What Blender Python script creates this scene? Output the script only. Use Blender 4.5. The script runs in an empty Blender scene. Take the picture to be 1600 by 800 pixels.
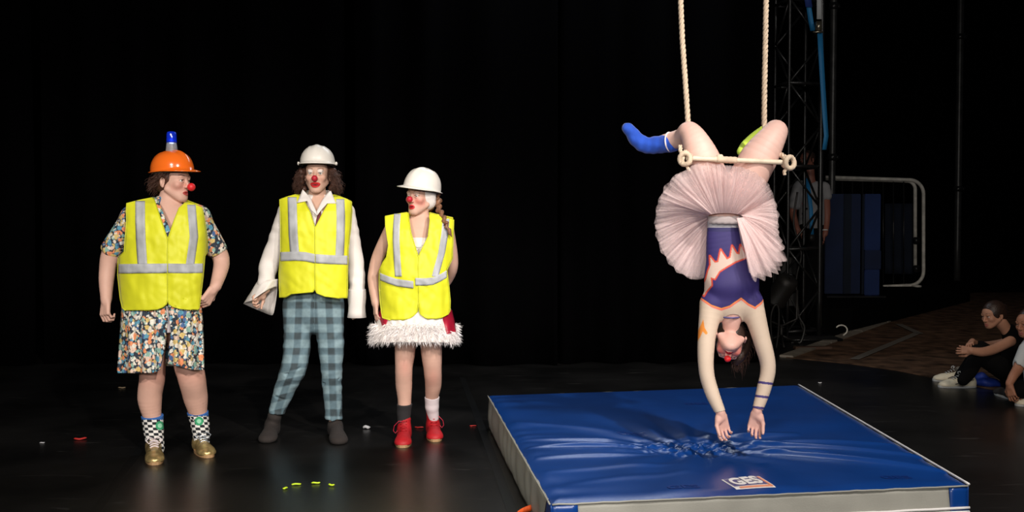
import bpy, bmesh, math, random
import numpy as np
from mathutils import Vector, Matrix, noise
random.seed(4); np.random.seed(4)
V = Vector; PI = math.pi
scene = bpy.context.scene
# ---------------------------------------------------------------- camera
F_PX, HZ, CAM_H = 1600.0, 350.0, 1.35
PITCH = math.atan((400-HZ)/F_PX)
cd = bpy.data.cameras.new('camera'); cam = bpy.data.objects.new('camera', cd)
scene.collection.objects.link(cam); cam.location = (0, 0, CAM_H)
cam.rotation_euler = (PI/2-PITCH, 0, 0); cd.sensor_width = 36; cd.lens = 36.0*F_PX/1600; cd.clip_end = 200
scene.camera = cam
# ---------------------------------------------------------------- world, lights, exposure
w = bpy.data.worlds.new('world'); scene.world = w; w.use_nodes = True
w.node_tree.nodes['Background'].inputs[0].default_value = (0.75, 0.8, 1, 1)
w.node_tree.nodes['Background'].inputs[1].default_value = 0.006
scene.view_settings.view_transform = 'Standard'; scene.view_settings.look = 'None'
scene.view_settings.gamma = 1; scene.view_settings.exposure = 0.0
scene.cycles.transparent_max_bounces = 24
def aim(o, target):
    o.rotation_euler = (V(target)-o.location).to_track_quat('-Z', 'Y').to_euler()
def spot(name, loc, target, power, deg, radius=.12, col=(1, .93, .86), blend=.6):
    l = bpy.data.lights.new(name, 'SPOT'); l.energy = power; l.spot_size = math.radians(deg)
    l.spot_blend = blend; l.shadow_soft_size = radius; l.color = col
    o = bpy.data.objects.new(name, l); scene.collection.objects.link(o); o.location = loc; aim(o, target); return o
def area(name, loc, target, power, sx, sy, col=(1, .95, .9)):
    l = bpy.data.lights.new(name, 'AREA'); l.shape = 'RECTANGLE'; l.size = sx; l.size_y = sy; l.energy = power; l.color = col
    o = bpy.data.objects.new(name, l); scene.collection.objects.link(o); o.location = loc; aim(o, target); return o
spot('key_spot', (2.9, 1.1, 5.3), (1.2, 5.3, 1.1), 1350, 44, .10, (1, .93, .87))
spot('clown_spot', (1.9, -1.6, 4.6), (-1.4, 6.0, .9), 1450, 36, .14, (1, .93, .85))
spot('wash_spot', (-2.6, -1.6, 4.8), (-1.0, 6.1, .8), 950, 36, .16, (1, .95, .88))
area('front_wash', (-.5, -2.8, 2.7), (.1, 6.0, 1.0), 260, 3.2, .6, (1, .94, .88))
spot('audience_spot', (2.6, 3.2, 5.3), (4.4, 9.0, .3), 300, 56, .3, (1, .85, .7))
spot('side_fill', (5.0, 4.5, 5.2), (4.6, 13.5, 2.2), 200, 46, .3, (1, .95, .9))  # added fill light that lifts the strap and poles by the truss
area('back_bar', (.6, 9.3, 4.6), (.8, 5.4, 0), 55, 3.0, .25, (.85, .92, 1))
# ---------------------------------------------------------------- pixel <-> world helpers
_f = V((0, math.cos(PITCH), -math.sin(PITCH))); _u = V((0, math.sin(PITCH), math.cos(PITCH)))
def W(px, py, Y):
    d = _f*F_PX + V((1, 0, 0))*(px-800) + _u*(400-py)
    return V((0, 0, CAM_H)) + d*(Y/d.y)
def G(px, py, z=0.0):
    d = _f*F_PX + V((1, 0, 0))*(px-800) + _u*(400-py)
    return V((0, 0, CAM_H)) + d*((z-CAM_H)/d.z)
def to_px(P):
    P = np.asarray(P, float)
    r = P - np.array([0, 0, CAM_H]); f = np.array(_f); u = np.array(_u)
    dz = r@f
    return 800+F_PX*r[..., 0]/dz, 400-F_PX*(r@u)/dz
# ---------------------------------------------------------------- object helpers
COL = scene.collection
class Thing:
    pass
def thing(name, label, cat, loc, group=None, kind=None):
    o = bpy.data.objects.new(name, None); COL.objects.link(o); o.location = loc; o.empty_display_size = .1
    if label: o['label'] = label
    if cat: o['category'] = cat
    if group: o['group'] = group
    if kind: o['kind'] = kind
    return o
def root_loc(p):
    l = V((0, 0, 0))
    while p: l += p.location; p = p.parent
    return l
def mesh_obj(name, verts, faces, m, parent=None, smooth=True, label=None, cat=None, group=None, kind=None, attrs=None, loc=None):
    """verts in world coordinates; stored relative to the parent (or to loc)."""
    base = root_loc(parent) if parent else V(loc or (0, 0, 0))
    v = np.asarray([tuple(x) for x in verts] if not isinstance(verts, np.ndarray) else verts, dtype=np.float32) - np.array(base, dtype=np.float32)
    me = bpy.data.meshes.new(name)
    if isinstance(faces, np.ndarray):
        n, k = faces.shape
        me.vertices.add(len(v)); me.vertices.foreach_set('co', v.ravel())
        me.loops.add(n*k); me.loops.foreach_set('vertex_index', faces.ravel().astype(np.int32))
        me.polygons.add(n); me.polygons.foreach_set('loop_start', np.arange(0, n*k, k, dtype=np.int32))
        me.polygons.foreach_set('loop_total', np.full(n, k, dtype=np.int32)); me.update(calc_edges=True)
    else:
        me.from_pydata([tuple(map(float, x)) for x in v], [], faces)
    if smooth: me.polygons.foreach_set('use_smooth', [True]*len(me.polygons))
    for an, (tp, data) in (attrs or {}).items():
        a = me.attributes.new(an, tp, 'POINT')
        a.data.foreach_set('color' if tp == 'FLOAT_COLOR' else 'vector', np.asarray(data, dtype=np.float32).ravel())
    for mm in (m if isinstance(m, (list, tuple)) else [m]): me.materials.append(mm)
    o = bpy.data.objects.new(name, me); COL.objects.link(o)
    if parent: o.parent = parent
    elif loc: o.location = loc
    if label: o['label'] = label
    if cat: o['category'] = cat
    if group: o['group'] = group
    if kind: o['kind'] = kind
    return o
def dup_tree(o, parent=None, delta=None, rotz=None):
    c = o.copy(); COL.objects.link(c)
    if parent: c.parent = parent
    if delta is not None: c.location = o.location + V(delta)
    if rotz is not None: c.rotation_euler.z = rotz
    for ch in list(o.children):
        dup_tree(ch, c)
    return c
class MB:
    def __init__(s): s.v = []; s.f = []
    def add(s, v, f):
        n = len(s.v); s.v += [V(x) for x in v]; s.f += [tuple(i+n for i in q) for q in f]; return s
    def box(s, c, size, R=None, bev=0):
        c = V(c); h = V(size)/2; R = R or Matrix.Identity(3)
        if bev <= 0:
            vs = [c+R@V((x*h.x, y*h.y, z*h.z)) for x in (-1, 1) for y in (-1, 1) for z in (-1, 1)]
            return s.add(vs, [(0, 1, 3, 2), (4, 6, 7, 5), (0, 4, 5, 1), (2, 3, 7, 6), (0, 2, 6, 4), (1, 5, 7, 3)])
        bm = bmesh.new(); bmesh.ops.create_cube(bm, size=1)
        for v in bm.verts: v.co = V((v.co.x*size[0], v.co.y*size[1], v.co.z*size[2]))
        bmesh.ops.bevel(bm, geom=bm.edges[:], offset=bev, segments=2, affect='EDGES')
        bm.verts.index_update()
        s.add([c+R@v.co for v in bm.verts], [[v.index for v in f.verts] for f in bm.faces]); bm.free(); return s
    def tube(s, pts, r, seg=10, cap=True, closed=False):
        pts = [V(p) for p in pts]; n = len(pts)
        rs = r if isinstance(r, (list, tuple)) else [r]*n
        vs = []; prev = None
        for i, p in enumerate(pts):
            if closed: t = pts[(i+1) % n]-pts[i-1]
            else: t = pts[min(i+1, n-1)]-pts[max(i-1, 0)]
            t = t.normalized()
            if prev is None:
                a = V((0, 0, 1)) if abs(t.z) < .9 else V((1, 0, 0))
                prev = (a-t*a.dot(t)).normalized()
            else:
                prev = (prev-t*prev.dot(t)).normalized()
            b = t.cross(prev)
            for k in range(seg):
                a = 2*PI*k/seg; vs.append(p+(prev*math.cos(a)+b*math.sin(a))*rs[i])
        fs = []
        for i in range(n if closed else n-1):
            j = (i+1) % n
            for k in range(seg):
                l = (k+1) % seg; fs.append((i*seg+k, i*seg+l, j*seg+l, j*seg+k))
        if cap and not closed:
            fs.append(tuple(range(seg-1, -1, -1))); fs.append(tuple((n-1)*seg+k for k in range(seg)))
        return s.add(vs, fs)
    def lathe(s, c, prof, seg=24, R=None):
        c = V(c); R = R or Matrix.Identity(3); vs = []; fs = []
        for (r, z) in prof:
            for k in range(seg):
                a = 2*PI*k/seg; vs.append(c+R@V((r*math.cos(a), r*math.sin(a), z)))
        for i in range(len(prof)-1):
            for k in range(seg):
                l = (k+1) % seg; fs.append((i*seg+k, i*seg+l, (i+1)*seg+l, (i+1)*seg+k))
        return s.add(vs, fs)
    def grid(s, P, closed_u=False):
        nr, nc = len(P), len(P[0]); vs = [p for r in P for p in r]; fs = []
        for i in range(nr-1):
            for j in range(nc if closed_u else nc-1):
                k = (j+1) % nc
                fs.append((i*nc+j, i*nc+k, (i+1)*nc+k, (i+1)*nc+j))
        return s.add(vs, fs)
    def ball(s, c, r, seg=16, rings=10):
        r = V((r, r, r)) if not hasattr(r, '__len__') else V(r)
        prof = [(math.sin(PI*i/rings), -math.cos(PI*i/rings)) for i in range(rings+1)]
        prof[0] = (1e-4, -1); prof[-1] = (1e-4, 1)
        n = len(s.v); s.lathe((0, 0, 0), prof, seg)
        for i in range(n, len(s.v)): s.v[i] = V(c)+V((s.v[i].x*r.x, s.v[i].y*r.y, s.v[i].z*r.z))
        return s
    def build(s, name, m, parent=None, **k): return mesh_obj(name, s.v, s.f, m, parent, **k)
def solidify(o, t, off=-1):
    md = o.modifiers.new('thickness', 'SOLIDIFY'); md.thickness = t; md.offset = off; return o
# ---------------------------------------------------------------- materials
def nodes(name):
    m = bpy.data.materials.new(name); m.use_nodes = True
    return m, m.node_tree.nodes, m.node_tree.links, m.node_tree.nodes['Principled BSDF']
def setb(b, **k):
    for key, v in k.items():
        b.inputs[key.replace('_', ' ')].default_value = v
def mat(name, col, rough=.6, bump=.0, bscale=60, var=.0, vscale=8, metal=0, spec=.5, sheen=0, attr=None, sss=0, bd=.002, coat=0, stretch=(1, 1, 1)):
    m, N, L, b = nodes(name); b.inputs['Base Color'].default_value = (*col, 1)
    setb(b, Roughness=rough, Metallic=metal); b.inputs['Specular IOR Level'].default_value = spec
    if sheen: b.inputs['Sheen Weight'].default_value = sheen; b.inputs['Sheen Roughness'].default_value = .4
    if coat: b.inputs['Coat Weight'].default_value = coat; b.inputs['Coat Roughness'].default_value = .15
    if sss: b.inputs['Subsurface Weight'].default_value = sss; b.inputs['Subsurface Radius'].default_value = (.012, .004, .002)
    tc = N.new('ShaderNodeTexCoord'); mp = N.new('ShaderNodeMapping'); L.new(tc.outputs['Object'], mp.inputs[0]); mp.inputs['Scale'].default_value = stretch
    src = None
    if attr:
        a = N.new('ShaderNodeAttribute'); a.attribute_name = attr; src = a.outputs['Color']
    if var:
        n = N.new('ShaderNodeTexNoise'); n.inputs['Scale'].default_value = vscale; n.inputs['Detail'].default_value = 5; L.new(mp.outputs[0], n.inputs[0])
        r = N.new('ShaderNodeMapRange'); r.inputs[3].default_value = 1-var; r.inputs[4].default_value = 1+var; r.inputs[1].default_value = .3; r.inputs[2].default_value = .7
        L.new(n.outputs[0], r.inputs[0])
        mx = N.new('ShaderNodeMix'); mx.data_type = 'RGBA'; mx.blend_type = 'MULTIPLY'; mx.inputs[0].default_value = 1
        if src: L.new(src, mx.inputs[6])
        else: mx.inputs[6].default_value = (*col, 1)
        L.new(r.outputs[0], mx.inputs[7]); src = mx.outputs[2]
    if src: L.new(src, b.inputs['Base Color'])
    if bump:
        n = N.new('ShaderNodeTexNoise'); n.inputs['Scale'].default_value = bscale; n.inputs['Detail'].default_value = 4; L.new(mp.outputs[0], n.inputs[0])
        bp = N.new('ShaderNodeBump'); bp.inputs['Strength'].default_value = bump; bp.inputs['Distance'].default_value = bd
        L.new(n.outputs[0], bp.inputs['Height']); L.new(bp.outputs[0], b.inputs['Normal'])
    return m
def ramp(N, stops, const=False):
    r = N.new('ShaderNodeValToRGB'); r.color_ramp.interpolation = 'CONSTANT' if const else 'LINEAR'
    e = r.color_ramp.elements
    e[0].position, e[0].color = stops[0][0], (*stops[0][1], 1); e[1].position, e[1].color = stops[1][0], (*stops[1][1], 1)
    for p, c in stops[2:]:
        x = e.new(p); x.color = (*c, 1)
    return r
def floral():
    m, N, L, b = nodes('floral cotton'); tc = N.new('ShaderNodeTexCoord')
    def layer(scale, r0, r1, seed):
        mp = N.new('ShaderNodeMapping'); mp.inputs['Location'].default_value = (seed, seed*2, seed*3); L.new(tc.outputs['Object'], mp.inputs[0])
        nz = N.new('ShaderNodeTexNoise'); nz.inputs['Scale'].default_value = 60; L.new(mp.outputs[0], nz.inputs[0])
        ms = N.new('ShaderNodeVectorMath'); ms.operation = 'MULTIPLY_ADD'; ms.inputs[1].default_value = (.022, .022, .022); L.new(nz.outputs['Color'], ms.inputs[0]); L.new(mp.outputs[0], ms.inputs[2])
        v = N.new('ShaderNodeTexVoronoi'); v.inputs['Scale'].default_value = scale; v.inputs['Randomness'].default_value = .9; L.new(ms.outputs[0], v.inputs[0])
        s = N.new('ShaderNodeSeparateColor'); L.new(v.outputs['Color'], s.inputs[0])
        r = ramp(N, [(0, (.85, .8, .68)), (.2, (.9, .32, .14)), (.34, (.12, .36, .5)), (.48, (.9, .87, .78)), (.62, (.75, .55, .2)), (.74, (.3, .5, .42)), (.84, (.85, .62, .5)), (.93, (.08, .16, .36))], True)
        L.new(s.outputs[0], r.inputs[0])
        mr = N.new('ShaderNodeMapRange'); mr.inputs[1].default_value = r0; mr.inputs[2].default_value = r1; mr.inputs[3].default_value = 1; mr.inputs[4].default_value = 0
        L.new(v.outputs['Distance'], mr.inputs[0])
        # darker petal marks towards each flower's middle
        w2 = N.new('ShaderNodeMapRange'); w2.inputs[1].default_value = 0; w2.inputs[2].default_value = .25; w2.inputs[3].default_value = .6; w2.inputs[4].default_value = 1
        L.new(v.outputs['Distance'], w2.inputs[0])
        mx = N.new('ShaderNodeMix'); mx.data_type = 'RGBA'; mx.blend_type = 'MULTIPLY'; mx.inputs[0].default_value = 1; L.new(r.outputs[0], mx.inputs[6]); L.new(w2.outputs[0], mx.inputs[7])
        return mx.outputs[2], mr.outputs[0]
    c1, f1 = layer(31, .40, .54, 0); c2, f2 = layer(52, .42, .54, 5)
    a = N.new('ShaderNodeMix'); a.data_type = 'RGBA'; a.inputs[6].default_value = (.02, .03, .05, 1); L.new(c2, a.inputs[7]); L.new(f2, a.inputs[0])
    c = N.new('ShaderNodeMix'); c.data_type = 'RGBA'; L.new(a.outputs[2], c.inputs[6]); L.new(c1, c.inputs[7]); L.new(f1, c.inputs[0])
    L.new(c.outputs[2], b.inputs['Base Color']); setb(b, Roughness=.75); return m
def plaid():
    m, N, L, b = nodes('blue plaid'); a = N.new('ShaderNodeAttribute'); a.attribute_name = 'pat'
    s = N.new('ShaderNodeSeparateXYZ'); L.new(a.outputs['Vector'], s.inputs[0])
    outs = []
    for k in (0, 1):
        w1 = N.new('ShaderNodeMath'); w1.operation = 'FRACT'; L.new(s.outputs[k], w1.inputs[0])
        r = N.new('ShaderNodeMapRange'); r.inputs[1].default_value = .44; r.inputs[2].default_value = .56; L.new(w1.outputs[0], r.inputs[0])
        w2 = N.new('ShaderNodeMapRange'); w2.inputs[1].default_value = 0; w2.inputs[2].default_value = .08; w2.inputs[3].default_value = 1; w2.inputs[4].default_value = 0; L.new(w1.outputs[0], w2.inputs[0])
        mx_ = N.new('ShaderNodeMath'); mx_.operation = 'MAXIMUM'; L.new(r.outputs[0], mx_.inputs[0]); L.new(w2.outputs[0], mx_.inputs[1])
        outs.append(mx_.outputs[0])
    ad = N.new('ShaderNodeMath'); ad.operation = 'ADD'; L.new(outs[0], ad.inputs[0]); L.new(outs[1], ad.inputs[1])
    hf = N.new('ShaderNodeMath'); hf.operation = 'MULTIPLY'; hf.inputs[1].default_value = .5; L.new(ad.outputs[0], hf.inputs[0])
    r = ramp(N, [(0, (.045, .065, .075)), (.5, (.12, .19, .225)), (1, (.235, .34, .38))]); L.new(hf.outputs[0], r.inputs[0])
    n = N.new('ShaderNodeTexNoise'); n.inputs['Scale'].default_value = 45; tc = N.new('ShaderNodeTexCoord'); L.new(tc.outputs['Object'], n.inputs[0])
    mr = N.new('ShaderNodeMapRange'); mr.inputs[3].default_value = .75; mr.inputs[4].default_value = 1.25; L.new(n.outputs[0], mr.inputs[0])
    mx = N.new('ShaderNodeMix'); mx.data_type = 'RGBA'; mx.blend_type = 'MULTIPLY'; mx.inputs[0].default_value = 1; L.new(r.outputs[0], mx.inputs[6]); L.new(mr.outputs[0], mx.inputs[7])
    L.new(mx.outputs[2], b.inputs['Base Color']); setb(b, Roughness=.8); return m
def checker_sock():
    m, N, L, b = nodes('checker sock'); a = N.new('ShaderNodeAttribute'); a.attribute_name = 'pat'
    c = N.new('ShaderNodeTexChecker'); c.inputs['Scale'].default_value = 1; c.inputs['Color1'].default_value = (.86, .84, .8, 1); c.inputs['Color2'].default_value = (.012, .015, .02, 1)
    L.new(a.outputs['Vector'], c.inputs[0])
    a2 = N.new('ShaderNodeAttribute'); a2.attribute_name = 'Col'
    mx = N.new('ShaderNodeMix'); mx.data_type = 'RGBA'; L.new(a2.outputs['Alpha'], mx.inputs[0]); L.new(c.outputs[0], mx.inputs[6]); L.new(a2.outputs['Color'], mx.inputs[7])
    L.new(mx.outputs[2], b.inputs['Base Color']); setb(b, Roughness=.85); return m
def tulle(name, col, d0, d1):
    m, N, L, b = nodes(name); N.remove(b); out = N['Material Output']
    d = N.new('ShaderNodeBsdfDiffuse'); d.inputs[0].default_value = (*col, 1); t = N.new('ShaderNodeBsdfTranslucent'); t.inputs[0].default_value = (*col, 1)
    m1 = N.new('ShaderNodeMixShader'); m1.inputs[0].default_value = .18; L.new(d.outputs[0], m1.inputs[1]); L.new(t.outputs[0], m1.inputs[2])
    tr = N.new('ShaderNodeBsdfTransparent'); m2 = N.new('ShaderNodeMixShader')
    a = N.new('ShaderNodeAttribute'); a.attribute_name = 'pat'   # gathered net: threads bunch along the radius
    n = N.new('ShaderNodeTexNoise'); n.inputs['Scale'].default_value = 1; n.inputs['Detail'].default_value = 4; n.inputs['Roughness'].default_value = .65; L.new(a.outputs['Vector'], n.inputs[0])
    mr = N.new('ShaderNodeMapRange'); mr.inputs[1].default_value = .34; mr.inputs[2].default_value = .68; mr.inputs[3].default_value = d0; mr.inputs[4].default_value = d1; L.new(n.outputs[0], mr.inputs[0])
    sx = N.new('ShaderNodeSeparateXYZ'); L.new(a.outputs['Vector'], sx.inputs[0])
    fe = N.new('ShaderNodeMapRange'); fe.inputs[1].default_value = .3; fe.inputs[2].default_value = 1.1; fe.inputs[3].default_value = 1.1; fe.inputs[4].default_value = .55; L.new(sx.outputs[1], fe.inputs[0])
    mu = N.new('ShaderNodeMath'); mu.operation = 'MULTIPLY'; L.new(mr.outputs[0], mu.inputs[0]); L.new(fe.outputs[0], mu.inputs[1])
    L.new(mu.outputs[0], m2.inputs[0]); L.new(tr.outputs[0], m2.inputs[1]); L.new(m1.outputs[0], m2.inputs[2]); L.new(m2.outputs[0], out.inputs[0]); return m
def stage_floor():
    m, N, L, b = nodes('black dance floor'); tc = N.new('ShaderNodeTexCoord')
    n = N.new('ShaderNodeTexNoise'); n.inputs['Scale'].default_value = 1.3; n.inputs['Detail'].default_value = 6; L.new(tc.outputs['Object'], n.inputs[0])
    r = ramp(N, [(.35, (.0042, .004, .0038)), (.7, (.0105, .0098, .0092))]); L.new(n.outputs[0], r.inputs[0])
    # pale scuffs: thin stretched noise ridges
    mp = N.new('ShaderNodeMapping'); mp.inputs['Scale'].default_value = (1.0, 5.5, 1); mp.inputs['Rotation'].default_value = (0, 0, .5); L.new(tc.outputs['Object'], mp.inputs[0])
    s = N.new('ShaderNodeTexNoise'); s.inputs['Scale'].default_value = 2.6; s.inputs['Detail'].default_value = 8; s.inputs['Distortion'].default_value = 1.2; L.new(mp.outputs[0], s.inputs[0])
    sr = ramp(N, [(.64, (0, 0, 0)), (.74, (.02, .019, .018))]); L.new(s.outputs[0], sr.inputs[0])
    ad = N.new('ShaderNodeMix'); ad.data_type = 'RGBA'; ad.blend_type = 'ADD'; ad.inputs[0].default_value = 1; L.new(r.outputs[0], ad.inputs[6]); L.new(sr.outputs[0], ad.inputs[7])
    sp = N.new('ShaderNodeTexVoronoi'); sp.inputs['Scale'].default_value = 9; L.new(tc.outputs['Object'], sp.inputs[0])
    spr = ramp(N, [(.0, (.10, .1, .09)), (.035, (0, 0, 0))]); L.new(sp.outputs['Distance'], spr.inputs[0])
    ad2 = N.new('ShaderNodeMix'); ad2.data_type = 'RGBA'; ad2.blend_type = 'ADD'; ad2.inputs[0].default_value = 1; L.new(ad.outputs[2], ad2.inputs[6]); L.new(spr.outputs[0], ad2.inputs[7])
    L.new(ad2.outputs[2], b.inputs['Base Color'])
    rr = N.new('ShaderNodeMapRange'); rr.inputs[3].default_value = .24; rr.inputs[4].default_value = .42; L.new(n.outputs[0], rr.inputs[0]); L.new(rr.outputs[0], b.inputs['Roughness'])
    b.inputs['Specular IOR Level'].default_value = .42
    bp = N.new('ShaderNodeBump'); bp.inputs['Strength'].default_value = .12; bp.inputs['Distance'].default_value = .003
    n3 = N.new('ShaderNodeTexNoise'); n3.inputs['Scale'].default_value = 40; L.new(tc.outputs['Object'], n3.inputs[0]); L.new(n3.outputs[0], bp.inputs['Height']); L.new(bp.outputs[0], b.inputs['Normal'])
    return m
M = dict(
    floor=stage_floor(), floral=floral(), plaid=plaid(), check=checker_sock(),
    skin=mat('skin', (.6, .4, .33), .5, bump=.12, bscale=220, var=.05, vscale=14, attr='Col', spec=.3),
    cloth=mat('printed cloth', (1, 1, 1), .7, bump=.15, bscale=300, attr='Col', var=.04),
    yellow=mat('yellow vest fabric', (.80, .80, .022), .55, bump=.25, bscale=420, var=.05, vscale=5, sheen=.1),
    yedge=mat('yellow vest binding', (.62, .64, .02), .6),
    tape=mat('silver reflective tape', (.50, .51, .53), .62, bump=.15, bscale=260, var=.22, vscale=13, spec=.3, stretch=(1, 1, .6)),
    white=mat('white cotton', (.82, .76, .72), .8, bump=.3, bscale=120, var=.03, vscale=10),
    band=mat('sheer grey pink band', (.42, .36, .36), .8),
    feather=mat('white feathers', (.99, .94, .93), .95),
    whitehat=mat('white hat plastic', (.84, .79, .72), .32, spec=.5),
    orangehat=mat('orange hat plastic', (.95, .17, .015), .2, spec=.55, coat=.4),
    hatin=mat('hat lining', (.1, .09, .08), .8),
    nose=mat('red foam nose', (.75, .02, .025), .45, bump=.3, bscale=200),
    nose2=mat('dark red nose', (.5, .012, .03), .5, bump=.3, bscale=200),
    brown=mat('brown hair', (.075, .03, .018), .5, var=.4, vscale=60, bump=.5, bscale=90, bd=.006),
    brown2=mat('light brown braid hair', (.2, .09, .045), .5, var=.4, vscale=70, bump=.5, bscale=110, bd=.005),
    dark=mat('dark brown hair', (.03, .015, .01), .45, var=.3, vscale=60, bump=.5, bscale=90, bd=.005),
    eye=mat('eye', (1, 1, 1), .15, attr='Col'),
    black=mat('black cloth', (.0035, .0032, .0036), .95, spec=.15, bump=.3, bscale=40),
    blacksoft=mat('charcoal knit', (.022, .02, .022), .9, bump=.4, bscale=300),
    suede=mat('dark brown suede', (.024, .018, .016), .9, bump=.3, bscale=250, var=.15),
    rubber=mat('black rubber', (.01, .01, .01), .6),
    redboot=mat('red suede', (.44, .008, .014), .6, bump=.35, bscale=180, var=.12, vscale=25),
    redcloth=mat('dark red satin', (.42, .01, .035), .4, var=.2, vscale=18),
    tie=mat('burgundy tie', (.13, .012, .012), .6),
    sole=mat('tan sole', (.42, .25, .12), .5),
    gold=mat('gold lame leather', (.55, .4, .17), .3, bump=.6, bscale=60, var=.35, vscale=35, metal=.65),
    silver=mat('silver lame leather', (.55, .6, .66), .28, metal=.7, var=.2, vscale=30),
    bluesock=mat('royal blue knit', (.012, .07, .45), .9, bump=.5, bscale=160, var=.12, vscale=12, sheen=.3),
    limesock=mat('lime knit', (.62, .82, .10), .9, bump=.4, bscale=160),
    whitesock=mat('white knit', (.75, .66, .68), .9, bump=.3, bscale=200),
    rope=mat('natural rope', (.62, .49, .36), .85, bump=.5, bscale=140, var=.12, vscale=30),
    bar=mat('taped trapeze bar', (.68, .58, .44), .55, bump=.2, bscale=60, var=.12, vscale=20),
    tulle=tulle('pink tulle', (1.0, .80, .785), .20, .72),
    matblue=mat('blue vinyl', (.003, .040, .205), .30, bump=.12, bscale=25, var=.12, vscale=3, spec=.55),
    matprint=mat('dark blue print', (.003, .027, .17), .36),
    matgrey=mat('grey mesh vinyl', (.285, .28, .245), .6, bump=.35, bscale=180, var=.08, vscale=5),
    matwhite=mat('white zip piping', (.72, .7, .68), .5),
    orange=mat('orange webbing', (.85, .12, .02), .6, bump=.3, bscale=150),
    patchwhite=mat('white print', (.85, .82, .8), .5), patchpurple=mat('violet print', (.10, .09, .24), .5), patchorange=mat('salmon print', (.8, .3, .17), .5),
    curtain=mat('black stage curtain', (.0011, .0010, .0013), .95, bump=.3, bscale=8, spec=.03),
    wall=mat('black wall', (.002, .002, .002), .95, var=.2, spec=.05),
    truss=mat('black painted steel', (.012, .012, .012), .32, spec=.5, var=.3, vscale=12),
    pole=mat('grey galvanised pole', (.06, .06, .058), .4, metal=.5, var=.3, vscale=9),
    barrier=mat('galvanised barrier', (.75, .72, .64), .5, metal=.0, var=.25, vscale=9),
    bluepanel=mat('blue cloth panel', (.006, .026, .12), .8, var=.15, vscale=3),
    bluepanel3=mat('navy cloth panel', (.003, .013, .055), .8, var=.2, vscale=3),
    bluepanel2=mat('dark blue mesh panel', (.004, .009, .022), .9, var=.2, vscale=3),
    strap=mat('blue ratchet webbing', (.02, .22, .5), .6, bump=.3, bscale=200), strapd=mat('navy webbing', (.02, .05, .25), .6),
    steel=mat('zinc steel', (.5, .45, .33), .3, metal=.9),
    parquet=mat('brown floor boards', (.105, .058, .034), .75, var=.75, vscale=5.5, spec=.2, bump=.3, bscale=9, bd=.01),
    trim=mat('pale timber edge', (.24, .21, .17), .6, var=.2), tapefloor=mat('pale floor tape', (.17, .15, .125), .6),
    seam=mat('floor seam tape', (.0035, .0035, .0035), .42, spec=.35),
    bin=mat('dark equipment', (.014, .013, .012), .5, var=.2), plank=mat('brown plank', (.07, .035, .02), .7, var=.3, vscale=10),
    sneaker=mat('cream sneaker', (.85, .78, .60), .6, var=.08, vscale=30, bump=.2, bscale=60), sneakerg=mat('grey trim', (.2, .18, .15), .7),
    dimtee=mat('dimmed white tee', (.24, .24, .25), .85, bump=.3, bscale=30, bd=.01),  # white tee darkened in its colour for the weak light behind the truss
    tee=mat('white tee', (.55, .57, .57), .85, bump=.3, bscale=30, bd=.01), bluecloth=mat('blue nylon', (.01, .04, .32), .6, var=.2, vscale=15, bump=.4, bscale=20, bd=.01),
    lime=mat('lime plastic scrap', (.55, .75, .02), .5), redscrap=mat('red scrap', (.5, .02, .015), .6), whitescrap=mat('white scrap', (.6, .6, .62), .6), tan=mat('tan scrap', (.45, .33, .2), .6),
)
def glassy(name, col, tr, rough=.08):
    m, N, L, b = nodes(name); setb(b, Roughness=rough); b.inputs['Base Color'].default_value = (*col, 1); b.inputs['Transmission Weight'].default_value = tr; return m
M['clear'] = glassy('clear ribbed plastic', (.75, .72, .7), .75, .15); M['blueglass'] = glassy('blue beacon plastic', (.01, .05, .75), .45)
M['lampglow'] = mat('beacon bulb', (1, 1, 1), .3)
_b = M['lampglow'].node_tree.nodes['Principled BSDF']; _b.inputs['Emission Color'].default_value = (.35, .55, 1, 1); _b.inputs['Emission Strength'].default_value = 5
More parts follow.
